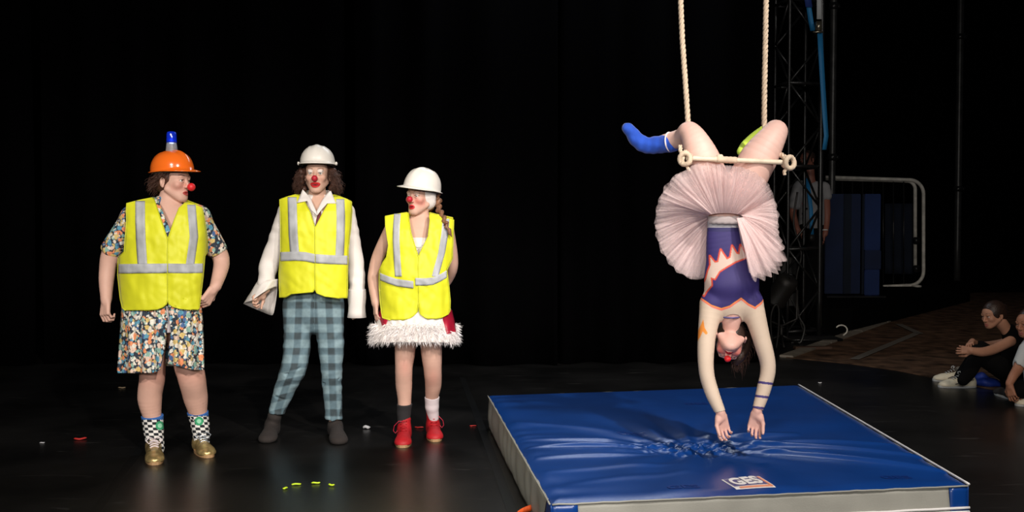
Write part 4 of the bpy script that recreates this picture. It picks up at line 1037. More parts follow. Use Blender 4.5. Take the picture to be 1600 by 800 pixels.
# skirt with soft pleats
def skirt_d(px, py): 
    cx = 251; Wd = np.interp(py, [480, 582], [66, 72]); u = min(1, abs(px-cx)/Wd); fl = (py-470)/110
    return -(.175+.02*min(1, max(0, fl*3)))*(1-u**2.3)**(1/2.3)+.020*fl*math.sin(px*.27+.5*math.sin(py*.03))+.006*math.sin(px*.61)
mb = MB()
sheet(mb, fg, [(476, 190, 259), (500, 188.5, 262), (540, 186, 259), (570, 184, 252), (578, 183, 250), (583, 184, 240)], skirt_d, 50, 34)
sheet(mb, fg, [(476, 262, 315), (520, 267, 318), (560, 262, 319), (568, 262, 319), (578, 300, 319)], skirt_d, 50, 26, off=-.01)
sheet(mb, fg, [(476, 190, 315), (530, 187, 318), (572, 185, 318)], lambda a, b: -skirt_d(a, b)*.9, 40, 44)
o = mb.build('dress_skirt', M['floral'], p1); solidify(o, .003, 0)
mb = MB(); sheet(mb, fg, [(478, 255, 272), (500, 256, 272), (520, 258, 268)], lambda a, b: -.165+.006*math.sin(a*.5), 20, 8); solidify(mb.build('underskirt', M['whitesock'], p1), .002, 0)
# vest
L1 = [(309, 238, 240), (313, 218, 241), (318, 198, 243), (330, 197.5, 247), (345, 198, 252), (374, 195.5, 262), (394, 194, 262.5), (402, 185, 262.5), (430, 184, 262.5), (467, 188, 262), (475, 190, 260), (480, 191, 254), (483, 193, 246), (485, 196, 226)]
R1 = [(316, 290, 293), (320, 286, 305), (325, 280, 316), (345, 272, 320), (374, 262, 324), (394, 261.5, 324), (400, 261.5, 320), (430, 261.5, 317.5), (467, 262, 313), (475, 264, 312), (479, 270, 311.5), (482, 280, 311), (484, 296, 308)]
B1 = [(309, 240, 286), (314, 216, 296), (320, 198, 312), (345, 199, 319), (394, 196, 322), (402, 186, 319), (430, 184, 317.5), (470, 189, 313), (482, 193, 311)]
T1 = [([(219, 314), (219, 345), (220, 375), (222.5, 413)], 7.5, False), ([(299, 320), (301, 345), (303, 370), (300, 392), (297, 413)], 6.6, False),
      ([(185, 420), (222, 419.5), (261, 419)], 7.3, True), ([(262.5, 419), (290, 419.5), (317, 419)], 7.3, True)]
v1, f1 = vest(fg, p1, L1, R1, B1, T1, 254, 71, .215, [(309, .30), (318, .55), (335, .8), (370, .97), (420, 1), (490, .95)], .011, 2)
fcd = lambda a, b: f1(a, b)+.010
flat_piece('dress_collar', M['floral'], dr, [(238, 308), (244, 309), (251, 322), (257, 338), (263, 352), (267, 364), (262, 376), (256, 364), (248, 345), (241, 322)], 0, .004, fcd, True)
# socks and gold shoes
def sock(fig, par, pts, r, m, col=None, name='sock', pat=None, it=1, label=None, top=None):
    a = [V(fig(*p)) for p in pts]; lo = V((min(q.x for q in a)-.09, min(q.y for q in a)-.09, max(0, min(q.z for q in a)-.09))); hi = V((max(q.x for q in a)+.09, max(q.y for q in a)+.09, max(q.z for q in a)+.06))
    F = Field(lo, hi, .0035)
    for i in range(len(a)-1): F.cone(tuple(a[i]), tuple(a[i+1]), r[i]*fig.s, r[i+1]*fig.s, .012)
    F.clip((0, -.12, 1), V((0, -.12, 1)).normalized().dot(a[0]))
    return sculpt(name, F, m, par, col, pat, it, label=label)
def patf(ax, az, cx): 
    def f(P):
        px, py = to_px(P); ang = np.arcsin(np.clip((px-cx-(py-670)*ax)/15, -1, 1)); front = np.where(P[:, 1] < az, 1, -1)
        return np.stack([ang*front*1.9+20, (py-600)*.235+ang*.0, np.full(len(P), .5)], 1)
    return f
def sockcol(top, gx, gy):
    def f(P):
        px, py = to_px(P); C = np.zeros((len(P), 4)); b = py < top; C[b] = (.03, .13, .42, 1)
        d = np.hypot(px-gx, (py-gy)*1.0); C[(d < 7)] = (.04, .36, .16, 1); C[d < 3.6] = (.35, .75, .5, 1); return C
    return f
sock(fg, p1, [(238, 649, .03), (240, 672, .028), (243, 700, .02)], [17, 14.6, 13.6], M['check'], sockcol(656, 250, 665), pat=patf(.14, 5.99, 239))
sock(fg, p1, [(309, 643, .09), (313, 665, .10), (315, 690, .11)], [16.6, 13.6, 12.4], M['check'], sockcol(650, 311, 658), pat=patf(.17, 5.99, 313))
def laced(par, heel, toe, m, mt, ankle, w_, solem, tongue=True):
    o = shoe(par, heel, toe, m, w_, .075, ankle, 'shoe', solem=solem)
    heel, toe = V(heel), V(toe); d = (toe-heel).normalized(); sd = V((0, 0, 1)).cross(d); L = (toe-heel).length
    for i in range(5):
        f = .42+.075*i; c = heel+d*L*f; z = .088-.011*i
        MB().tube([c+sd*(a*.024)+V((0, 0, z+.010*(1-a*a)+(0 if i % 2 else .003))) for a in (-1, -.5, 0, .5, 1)], .0045, 6).build('shoe_lace', mt, o)
    c = heel+d*L*.42
    for sg in (-1, 1):
        MB().tube([c+V((0, 0, .108)), c+sd*sg*.025+d*.01+V((0, 0, .122)), c+sd*sg*.045+d*.02+V((0, 0, .105)), c+sd*sg*.03+d*.025+V((0, 0, .088)), c+d*.01+V((0, 0, .096))], .0035, 6).build('shoe_lace', mt, o)
    return o
laced(p1, G(240, 707), G(242.5, 727), M['gold'], M['whitesock'], fg(240, 694, .03), .052, M['sole'])
laced(p1, G(309, 701), G(327, 715.5), M['gold'], M['silver'], fg(314.5, 686, .12), .050, M['sole'])
# ---------------------------------------------------------------- clown in plaid trousers
fg = Fig(6.45); s_ = fg.s
p2 = person('person in blue plaid trousers, wide-cuffed white shirt, yellow vest and white hard hat facing us', fg(492, 692))
fr2 = Frame(fg(496, 274), (.03, -1, .02), (0, 0, 1), 1.0)
def b2(F):
    torso(F, fg, [(494, 340, 33), (493, 370, 40), (492, 420, 38), (490, 470, 40)], .64)
    F.cone(fg(452, 330), fg(536, 330), 12*s_, 12*s_, .05); F.cone(fg(496, 292, .015), fg(495, 328, .01), 12.5*s_, 16*s_, .03)
    limb(F, fg, [(450, 332, 0, 13), (426, 396, .02, 11), (421, 412, .01, 10), (414, 452, -.10, 7.2)])
    limb(F, fg, [(538, 332, 0, 13), (555, 410, .03, 10.5), (558, 425, .02, 9.5), (558, 474, -.03, 7)])
    limb(F, fg, [(467, 470, 0, 19), (464, 540, .0, 15), (458, 574, .0, 12.5), (446, 605, .01, 10), (433, 640, .03, 8.5), (424, 668, .04, 8.5)])
    limb(F, fg, [(513, 470, 0, 19), (517, 540, .0, 14), (518, 575, .0, 11), (519, 604, .01, 9.5), (521, 645, .03, 8.5), (524, 672, .03, 8.5)])
    head(F, fr2, .8, smile=.9)
    hand(F, fg(414, 455, -.10), (-.55, -.25, -.5), (.5, -.6, -.55), -1, (.9, 1.0, 1.1, 1.15), .95, .6)
    hand(F, fg(558, 472, -.03), (.0, -.05, -1), (-1, .1, 0), 1, (.35, .4, .45, .5), .75, .3)
BX = fg.box(375, 235, 580, 700, -.36, .30)
def c2(P): return face_paint(fr2, (.64, .39, .29), P, lips=(.6, .015, .02), cheek=(.75, .3, .22), white=.75, cheek_amt=.25, mouth=.8, smile=.9)
sculpt_multi('body', b2, BX, H_, [headbox(fr2, .11), handbox(fg(405, 464, -.13), .08)], M['skin'], p2, c2); eyes(fr2, p2, (.2, .2, .18), (.05, -.05))
nose_ball(fr2, p2, M['nose2'], .0195, (0, -.113, -.026))
F = Field(fr2(0, 0, 0)-V((.17, .17, .2)), fr2(0, 0, 0)+V((.17, .17, .2)), .0042)
F.ell(fr2(0, .030, .028), (.084, .094, .088), fr2.R, .01)
rr = random.Random(5)
for q_ in (-1, 1):
    for i in range(26):
        z = rr.uniform(-.085, .03); rad = .013+rr.random()*.008; ww = .086+.022*math.sin((.03-z)/.115*PI)+rr.uniform(-.008, .012)
        F.ell(fr2(q_*ww, rr.uniform(-.02, .08), z), (rad, rad, rad), None, .006)
F.ell(fr2(0, -.085, -.03), (.068, .068, .115), fr2.R, .01, True)
hr = sculpt('hair', F, M['brown'], p2)
pts = [((q_*.09, y_, .02), (q_*.115, y_, -.07)) for q_ in (-1, 1) for y_ in (-.02, .01, .04, .07)]
tufts(fr2, pts, M['brown'], 'hair_curl', hr, 2600, .034, .0011, .006, 7, turns=1.8, rad=.013, outw=.5)
hard_hat(Frame(fr2(0, .006, .062), (.02, -1, .10), (0, .06, 1)), M['whitehat'], p2, brim=.022, back=.0, lip_=.6)
# shirt: body, sleeves, wide cuffs, collar
F = fg.field(380, 296, 580, 480, -.24, .24, .0045)
torso(F, fg, [(494, 338, 36), (493, 370, 43.5), (492, 415, 41), (491, 430, 38)], .68)
F.cone(fg(452, 331), fg(536, 331), 15*s_, 15*s_, .05)
limb(F, fg, [(450, 333, 0, 16.5), (430, 390, .02, 15.5), (420, 415, .01, 15), (416, 438, -.06, 12), (414, 443, -.07, 11.5)], .015)
limb(F, fg, [(539, 333, 0, 16), (553, 395, .03, 13.5), (557, 425, .02, 13), (558, 456, -.02, 12)], .015)
F.displace(lambda X, Y, Z: .0025*np.sin(Z*55+X*40+2*np.sin(Z*19))*np.sin(X*25-Z*21))
F.ell(fg(496, 316, -.12), (.055, .13, .09), None, .006, True)
F.clip(V(fg(411, 452, -.09))-V(fg(420, 415, .01)), 9) if False else None
sh = sculpt('shirt', F, M['white'], p2)
def loft(rings, closed=True): 
    mb = MB(); mb.grid([[V(q) for q in r] for r in rings], closed); return mb
def ringc(c, d, r, n=28, asp=1.0):
    c = V(c); d = V(d).normalized(); a = V((0, 1, 0)); a = (a-d*a.dot(d)).normalized(); b = d.cross(a)
    return [c+(b*math.cos(2*PI*k/n)*asp+a*math.sin(2*PI*k/n))*r for k in range(n)]
# left wide cuff, flaring open towards the floor
def smoothring(keys, n=40):
    P = [V(fg(*q)) for q in keys]; m = len(P); out = []
    for i in range(n):
        t = i*m/n; k = int(t); u = t-k; p0, p1, p2, p3 = P[k-1], P[k], P[(k+1) % m], P[(k+2) % m]
        out.append(p1.lerp(p2, u)*.6+.4*(.5*((2*p1)+(-p0+p2)*u+(2*p0-5*p1+4*p2-p3)*u*u+(-p0+3*p1-3*p2+p3)*u**3)))
    return out
r0 = smoothring([(402, 440, -.05), (412, 438, -.11), (426, 437, -.10), (434, 436, -.05), (428, 440, -.01), (412, 443, -.01)])
r1 = smoothring([(380.5, 474.5, -.10), (394, 469, -.155), (411, 457, -.16), (433, 448, -.06), (427, 492, .01), (409, 487, .03)])
mid = [[a.lerp(b, t)+V((0, 0, 0)) for a, b in zip(r0, r1)] for t in (.0, .2, .4, .6, .8, 1)]
solidify(loft(mid).build('cuff', M['white'], sh), .003, 0)
r0 = ringc(fg(558, 452, -.02), (0, 0, -1), 13.0*s_); r1 = ringc(fg(557.5, 496, -.03), (0, 0, -1), 13.2*s_, asp=1.05)
solidify(loft([[a.lerp(b, t)+(a-V(fg(558, 452, -.02))).normalized()*(.004*math.sin(t*7)) for a, b in zip(r0, r1)] for t in (0, .06, .12, .3, .6, .8, 1)]).build('cuff', M['white'], sh), .003, 0)
L2 = [(304, 462, 465), (308, 448, 470), (312, 437, 474), (330, 438, 484), (355, 438.5, 492), (395, 438.5, 493), (427, 436, 493), (450, 436.5, 492.5), (456, 437, 489), (459, 437, 455), (465, 437, 446)]
R2 = [(307, 523, 527), (311, 519, 541), (315, 515, 549), (330, 506, 550), (357, 492, 548), (391, 492, 544), (427, 492, 543), (452, 492.5, 543), (458, 495, 543), (463, 508, 542.5), (466, 530, 542)]
B2 = [(304, 466, 524), (310, 440, 540), (316, 437, 550), (355, 439, 548), (395, 439, 544), (427, 437, 543), (463, 438, 542)]
T2 = [([(456.5, 308), (457, 330), (458, 365), (460.5, 398)], 7.0, False), ([(531.5, 311), (532.5, 340), (532, 370), (530.5, 403)], 6.6, False),
      ([(438, 401), (462, 400), (478, 401), (492, 404)], 7.0, True), ([(493, 404), (515, 405.5), (543, 406.5)], 7.0, True)]
v2, f2 = vest(fg, p2, L2, R2, B2, T2, 492, 59, .21, [(303, .28), (313, .55), (330, .8), (360, .95), (400, 1), (466, .97)], .009, 5)
# collar wings lying over the vest, tie
cdp = lambda px, py: f2(px, py)-.012-.008*max(0, 1-abs(py-300)/16)
flat_piece('collar', M['white'], sh, [(473, 296), (484, 308), (494, 330), (495.5, 337), (486, 328), (480, 314), (464, 317)], 0, .004, cdp, True)
flat_piece('collar', M['white'], sh, [(517, 298), (525, 318), (511, 318), (503, 327), (495.5, 337), (494.5, 331), (503, 314), (510, 303)], 0, .004, cdp, True)
mb = MB(); P = []
for k in range(25):
    a = PI*(k/24)*1.16-.25; x, y = 22*math.cos(a)*s_, .055*math.sin(a); r_ = []
    for j, (rr_, hh) in enumerate(((1.15, -.008), (1.0, .014), (.86, .036))): r_.append(V(fg(495, 306, .03))+V((x*rr_, y*rr_+.01, hh)))
    P.append(r_)
mb.grid(P); solidify(mb.build('collar_stand', M['white'], sh), .004, 0)
flat_piece('shirt_placket', M['white'], sh, [(486, 326), (495.5, 337), (503, 327), (505, 335), (498, 349), (493, 358), (489, 345)], 0, .003, lambda a, b: f2(a, b)+.026, True)
flat_piece('tie', M['tie'], p2, [(497, 332), (502, 330), (501, 345), (496, 358), (492.5, 357), (494, 345)], 0, .005, lambda a, b: f2(a, b)+.016, True)
# plaid trousers
F = fg.field(415, 445, 550, 665, -.26, .26, .0042)
torso(F, fg, [(490, 455, 45), (490, 478, 45.5)], .62, .04)
limb(F, fg, [(467, 475, 0, 24.5), (464, 540, -.02, 20.5), (459, 574, -.03, 20), (447, 603, -.0, 16.5), (435, 636, .03, 13.2), (433, 643, .03, 13)], .012)
limb(F, fg, [(513, 475, 0, 24), (517, 540, -.02, 20), (518, 575, -.02, 16.5), (519, 604, .0, 14.8), (521, 645, .03, 13.5), (521, 651, .03, 13.6)], .012)
F.displace(lambda X, Y, Z: .0022*np.sin(Z*31+X*50+2*np.sin(Z*13))*np.sin(X*33-Z*17+Y*20)+.0022*np.sin(Z*83-X*61+3*np.sin(X*21+Z*9))*np.sin(Z*11+1)*(Z < .7))
for (a, b, c, d) in ((502, 583, 534, 578), (503, 600, 530, 592), (446, 585, 478, 570), (505, 642, 533, 638), (425, 618, 452, 627)): F.cone(fg(a, b, -.092 if b < 600 else -.04), fg(c, d, -.096 if b < 600 else -.045), .003, .003, .014, True)
F.clip((-.14, .0, -1), -.14*fg(434, 644)[0]-fg(434, 644)[2]) if False else None
F.cone(fg(432, 655, .03), fg(428, 680, .03), 15*s_, 16*s_, .003, True); F.cone(fg(521, 663, .03), fg(522, 685, .03), 15*s_, 16*s_, .003, True)
def pl2(P):
    px, py = to_px(P); lg = px < 491
    cx = np.where(lg, np.interp(py, [470, 540, 574, 603, 640], [467, 464, 459, 447, 434]), np.interp(py, [470, 540, 575, 650], [513, 517, 518, 521]))
    u = (px-cx)/24.0+np.where(P[:, 1] > fg.Y, .5, 0)+10.25; v = (py-455-np.where(lg, -(px-cx)*np.where(py > 574, .25, 0), 0))/24.0+.35
    return np.stack([u, v, np.zeros(len(P))], 1)
sculpt('trousers', F, M['plaid'], p2, patfn=pl2)
shoe(p2, G(427, 676), G(416, 693.5), M['suede'], .056, .07, fg(429, 650, .03))
shoe(p2, G(523, 677), G(531, 696), M['suede'], .056, .07, fg(523, 664, .03))
# ---------------------------------------------------------------- clown with the braid and red boots
fg = Fig(6.35); s_ = fg.s
p3 = person('person with braid, white hard hat, yellow vest, feathered skirt and red boots, looking left', fg(655, 697))
fr3 = Frame(fg(657, 308.5), (-.52, -.85, .03), (.03, 0, 1), .97)
def b3(F):
    torso(F, fg, [(654, 366, 28), (653, 385, 33), (652, 430, 29), (651, 485, 37)], .66)
    F.cone(fg(616, 352), fg(694, 353), 9.5*s_, 9.5*s_, .05); F.cone(fg(658, 326, .012), fg(656, 352, .01), 11.5*s_, 15*s_, .03)
    limb(F, fg, [(612, 356, 0, 10.5), (592, 398, .03, 9.8), (584, 428, .03, 9), (584, 445, .0, 8.8), (587, 472, -.06, 6.5)])
    limb(F, fg, [(699, 356, 0, 10), (706, 395, .04, 9), (707, 418, .07, 8.5), (700, 438, .14, 7), (688, 452, .17, 6)])
    limb(F, fg, [(634, 490, 0, 21), (633, 545, -.02, 16), (631, 575, -.03, 13.5), (631, 600, -.0, 13), (632, 628, .02, 10.5), (631, 665, .03, 8.5)])
    limb(F, fg, [(672, 490, 0, 21), (674, 545, -.02, 16.5), (676, 578, .0, 14), (677, 600, .05, 13), (675, 622, .10, 10.5), (677, 652, .15, 8.5)])
    head(F, fr3, .4, ears=False)
    hand(F, fg(587, 472, -.06), (.04, -.1, -1), (.9, .35, 0), -1, (.25, .3, .4, .45), .88, .3, .07, tdir=.5)
BX = fg.box(565, 265, 725, 705, -.34, .32)
def c3(P):
    C = face_paint(fr3, (.66, .40, .31), P, lips=(.55, .02, .03), cheek=(.8, .16, .14), cheek_amt=.6, white=.25, mouth=.4)
    px, py = to_px(P)
    for (kx, ky) in ((632, 573), (677, 590)):
        a = np.exp(-((px-kx)**2/90+(py-ky)**2/220))*.4; C = C*(1-a[:, None])+np.array((.55, .19, .15))*a[:, None]
    return C
sculpt_multi('body', b3, BX, H_, [headbox(fr3, .115), handbox(fg(588.5, 486, -.06))], M['skin'], p3, c3); eyes(fr3, p3, look=(-.1, -.4))
nose_ball(fr3, p3, M['nose2'], .0195, (0, -.114, -.018))
# white headband over the ear, hair behind, braid over the shoulder
F = Field(fr3(0, 0, 0)-V((.17, .17, .17)), fr3(0, 0, 0)+V((.17, .17, .2)), .004)
F.ell(fr3(0, .026, .024), (.083, .098, .088), fr3.R, .01); F.ell(fr3(.0, .04, -.03), (.079, .06, .055), fr3.R, .02)
F.ell(fr3(0, -.085, -.03), (.078, .082, .105), fr3.R, .006, True)
F.clip(fr3.R@V((0, -.5, -1)), float((fr3.R@V((0, -.5, -1))).normalized().dot(fr3(0, .01, -.068))))
F.clip(fr3.R@V((0, 1, .2)), float((fr3.R@V((0, 1, .2))).normalized().dot(fr3(0, .062, .0))))
sculpt('headband', F, M['white'], p3)
F = Field(fr3(0, 0, 0)-V((.17, .17, .17)), fr3(0, 0, 0)+V((.17, .17, .2)), .004)
F.ell(fr3(0, .040, .02), (.078, .090, .084), fr3.R, .01); F.ell(fr3(0, .075, -.04), (.055, .04, .05), fr3.R, .02)
F.clip(fr3.R@V((0, -1, .0)), float((fr3.R@V((0, -1, 0))).normalized().dot(fr3(0, .045, 0))))
hr = sculpt('hair', F, M['brown2'], p3)
bp_ = [fg(681, 300, .06), fg(684, 312, .05), fg(684, 322, .02), fg(688, 332, -.04), fg(693, 341, -.09), fg(697, 350, -.115), fg(702, 362, -.125)]
lo = V((min(q[0] for q in bp_)-.06, -.2+fg.Y, min(q[2] for q in bp_)-.05)); hi = V((max(q[0] for q in bp_)+.06, fg.Y+.14, max(q[2] for q in bp_)+.05))
F = Field(lo, hi, .003); nL = 14
for i in range(nL):
    t_ = i/(nL-1)*(len(bp_)-1); k = min(int(t_), len(bp_)-2); c = V(bp_[k]).lerp(V(bp_[k+1]), t_-k); d = (V(bp_[k+1])-V(bp_[k])).normalized(); sd = d.cross(V((0, 1, 0))).normalized()
    sg = 1 if i % 2 else -1; r = .034*(1-.5*i/nL)
    F.cone(tuple(c+sd*sg*r*.34-d*.010), tuple(c-sd*sg*r*.14+d*.012), r*.60, r*.46, .003)
F.cone(bp_[-1], fg(706, 370, -.125), .012, .003, .006)
br = sculpt('braid', F, M['brown2'], p3)
c_ = V(bp_[5]); MB().tube(ringc(c_, V(bp_[6])-V(bp_[5]), .0135, 14), .003, 6, closed=True).build('hair_tie', M['tie'], br)
hard_hat(Frame(fr3(0, .012, .046), (-.55, -.80, .12), (.20, .06, 1), 1.0), M['whitehat'], p3, brim=.042, h_=.125, back=.006, slots=False)
# white camisole
F = fg.field(600, 340, 720, 500, -.24, .24, .0045)
torso(F, fg, [(654, 372, 29.5), (653, 388, 34.5), (652, 430, 31), (651, 490, 38)], .69)
for q_ in (-1, 1): F.ell(fg(653+q_*14, 392, -.075), (.052, .045, .05), None, .02)
F.clip((0, 0, 1), fg(0, 371)[2])
sculpt('camisole', F, M['white'], p3)
MB().tube([V(fg(646+14*i/12, 383+4*math.sin(PI*i/12), -.128-.01*math.sin(PI*i/12))) for i in range(13)], .0022, 6).build('pearl_trim', M['silver'], p3)
L3_ = [(332, 636, 637.5), (335, 618, 638), (338, 602, 638.5), (354, 602.5, 640.5), (364, 604, 642), (383, 607, 648), (402, 604, 654), (409, 599, 654), (422, 593, 654.5), (448, 592.5, 654.5), (470, 594, 654), (487, 596, 652), (493, 597, 646), (497, 598, 640), (500, 610, 628)]
R3_ = [(333, 672, 674), (339, 671, 693), (344, 672, 709), (370, 669, 708), (396, 656, 707), (404, 654, 707), (412, 653.5, 703), (422, 653.5, 698), (448, 654, 701.5), (470, 654, 703.5), (486, 655, 703), (491, 657, 700), (496, 664, 690), (498, 670, 680)]
B3_ = [(332, 638, 673), (340, 603, 708), (370, 606, 707), (396, 607, 706), (409, 600, 703), (422, 593, 698), (470, 594, 703), (492, 597, 701)]
T3_ = [([(621, 334), (619.5, 352), (619, 375), (620.5, 405), (622.5, 432)], 5.2, False), ([(697, 342), (695, 365), (690, 395), (683, 420), (680, 432)], 5.4, False),
       ([(593.5, 432), (606, 437), (620, 441.5), (646, 445)], 5.6, True), ([(649, 440), (664, 440.5), (677, 439), (688, 434), (698, 428)], 5.8, True)]
v3, f3 = vest(fg, p3, L3_, R3_, B3_, T3_, 650, 62, .19, [(331, .26), (342, .55), (360, .8), (385, .95), (430, 1), (500, 1.02)], .013, 11)
# skirt with feather trim
def sk3(px, py):
    Wd = np.interp(py, [480, 545], [56, 72]); u = min(1, abs(px-648)/Wd); return -.19*(1-u**2.2)**(1/2.2)*np.interp(py, [480, 540], [.9, 1.15])+.007*math.sin(px*.5)*(py-480)/40
mb = MB(); sheet(mb, fg, [(482, 596, 704), (500, 589, 709), (535, 584, 714)], sk3, 24, 60); sheet(mb, fg, [(482, 596, 704), (500, 589, 709), (535, 584, 714)], lambda a, b: -sk3(a, b)*.85, 24, 40)
sk = mb.build('skirt', M['white'], p3); solidify(sk, .003, 0)
for rows in ([(484, 594, 606), (500, 589, 606), (517, 587, 600)], [(484, 690, 706), (500, 692, 710), (522, 698, 714)]):
    mb = MB(); sheet(mb, fg, rows, lambda a, b: sk3(a, b)-.006, 14, 10, fold=.01, seed=3); solidify(mb.build('red_panel', M['redcloth'], sk), .002, 0)
rnd = random.Random(8); mb = MB(); ft = MB()
def feather(mb, base, d, L, wv, curl, rnd):
    d = d.normalized(); sd = d.cross(V((rnd.uniform(-1, 1), rnd.uniform(-1, 1), rnd.uniform(-1, 1)))).normalized(); nn = d.cross(sd); n = 5; P = []
    for k in range(n+1):
        u = k/n; c = base+d*(L*u)+nn*(curl*u*u)+V((0, 0, -L*.25*u*u)); ww = wv*math.sin(PI*min(1, .16+u*.84))**.7*(1-.3*u); P.append([c-sd*ww, c, c+sd*ww])
    mb.grid(P)
for i in range(6500):
    side_ = rnd.random(); a = rnd.uniform(0, 2*PI); row = rnd.random(); py = 506+24*row; Wd = np.interp(py, [480, 545], [60, 68])
    x = 648+Wd*math.cos(a)*.97; y = (-1 if math.sin(a) > 0 else 1)*.20*abs(math.sin(a))**.8
    if 690 < x < 712 and y < .0 and row < .45 or 592 < x < 602 and y < 0 and row < .35: 
        continue
    out = V((math.cos(a), -math.sin(a)*.9, 0)); base = V(fg(x, py, y))
    feather(mb, base, out*rnd.uniform(.35, 1.0)+V((rnd.gauss(0, .35), rnd.gauss(0, .3), -rnd.uniform(.15, 1.3)+.35*(1-row))), rnd.uniform(.022, .055), rnd.uniform(.0008, .0026), rnd.uniform(-.035, .035), rnd)
mb.build('feather_trim', M['feather'], sk, kind='stuff')
# socks and laced red boots
sock(fg, p3, [(632, 631, .02), (631, 645, .03), (631, 668, .03)], [12.2, 10.4, 9.4], M['blacksoft'], label='charcoal sock')
sock(fg, p3, [(675, 620, .10), (675, 635, .12), (677, 652, .15)], [12, 10.4, 9], M['whitesock'], label='white sock')
def boot(par, heel, toe, ankle, side_):
    o = shoe(par, heel, toe, M['redboot'], .050, .085, ankle, 'ankle_boot', solem=M['sole']); heel, toe = V(heel), V(toe); d = (toe-heel).normalized(); sd = V((0, 0, 1)).cross(d); L = (toe-heel).length
    for i in range(4):
        c = heel+d*(L*(.34+.06*i)); z = .135-.016*i
        MB().tube([c+sd*(a*.02)+V((0, 0, z+.006*(1-a*a)-.012))+d*.016*(1-abs(a)) for a in (-1, -.5, 0, .5, 1)], .0025, 6).build('boot_lace', M['redboot'], o)
    c = heel+d*(L*.40)+V((0, 0, .125)); q = sd*side_
    MB().tube([c, c+q*.03+V((0, 0, .004)), c+q*.058+V((0, 0, -.025)), c+q*.064+V((0, 0, -.055)), c+q*.052+V((0, 0, -.072)), c+q*.038+V((0, 0, -.055))], .0022, 6).build('boot_lace', M['redcloth'], o)
    c2 = V(ankle); e = MB().tube(ringc(c2, (0, 0, 1), .037, 20), .004, 6, closed=True); e.build('boot_collar', M['redboot'], o)
boot(p3, G(632, 684), G(629, 700), fg(632, 655, .03), -1)
boot(p3, G(676, 676), G(680.5, 690.5), fg(675.5, 642, .14), 1)
# ================================================================ ACROBAT hanging upside down from the trapeze
fg = Fig(5.1); s_ = fg.s
pa = person('acrobat hanging upside down from the trapeze in a pink tutu and purple flame leotard', fg(1140, 690))
HA = .0034
fra = Frame(fg(1141, 532, .02), (-.22, -.42, -.86), (.10, .86, -.48), .95)
def armsL(F, g=0.0, k=.02): limb(F, fg, [(1112, 476, 0, 17+g), (1104, 530, -.03, 12+g), (1103.5, 578, -.05, 10.2+g), (1112, 612, -.07, 9.4+g), (1126, 645, -.10, 6.6+g)], k)
def armsR(F, g=0.0, k=.02): limb(F, fg, [(1174, 474, 0, 17+g), (1190, 530, -.03, 12+g), (1200, 572, -.05, 10.2+g), (1194, 606, -.07, 9.4+g), (1183, 642, -.10, 6.6+g)], k)
def trunk(F, g=0.0):
    torso(F, fg, [(1136, 312, 27+g), (1131, 352, 24+g), (1138, 400, 33+g), (1143, 435, 41+g), (1143, 458, 41+g), (1143, 476, 30+g)], .55, .03)
    F.cone(fg(1117, 476), fg(1169, 474), (11+g)*s_, (11+g)*s_, .05)
    F.ell(fg(1143, 446, -.045), (.092, .045, .050), None, .04)
def legs(F, g=0.0):
    limb(F, fg, [(1118, 300, .02, 29+g), (1098, 248, -.02, 26+g), (1079, 208, .02, 17+g), (1066, 216, .12, 16+g), (1040, 222, .20, 13+g), (1022, 227, .24, 8+g)], .02)
    limb(F, fg, [(1158, 300, .02, 30+g), (1184, 250, -.02, 29+g), (1211, 208, .01, 19+g), (1205, 211, .13, 16+g), (1188, 221, .20, 12+g), (1172, 233, .26, 8.5+g)], .02)
def ba(F):
    trunk(F); armsL(F); armsR(F); legs(F)
    F.path([fg(1143, 478, 0), fg(1143, 500, -.005), fg(1141, 520, .02)], [15*s_, 12.5*s_, 13*s_], .02)
    head(F, fra, .2)
    hand(F, fg(1126, 645, -.10), (.16, .02, -1), (.15, -1, .1), 1, (.55, .6, .7, .75), .98, .6, .03, k=.007, tdir=.35)
    hand(F, fg(1183, 642, -.10), (-.14, .02, -1), (-.15, -1, .1), -1, (.55, .6, .7, .75), .98, .6, .03, k=.007, tdir=.35)
ls = [(985, 208), (1015, 226)]
BX = fg.box(965, 170, 1250, 700, -.30, .50)
def ca(P):
    C = face_paint(fra, (.72, .42, .35), P, lips=(.5, .02, .03), cheek=(.8, .12, .10), cheek_amt=.7)
    px, py = to_px(P); m = (py < 350); C[m] = (.74, .48, .41)   # pink-beige tights
    a = np.exp(-((px-1082)**2+(py-200)**2)/160)*.25*(py < 260); C = C*(1-a[:, None])+np.array((.7, .3, .24))*a[:, None]
    return C
sculpt_multi('body', ba, BX, HA, [headbox(fra, .12, .13, .12), handbox(fg(1131, 666, -.10), .082), handbox(fg(1178, 664, -.10), .082)], M['skin'], pa, ca)
eyes(fra, pa)
nose_ball(fra, pa, M['nose'], .017, (0, -.112, -.024))
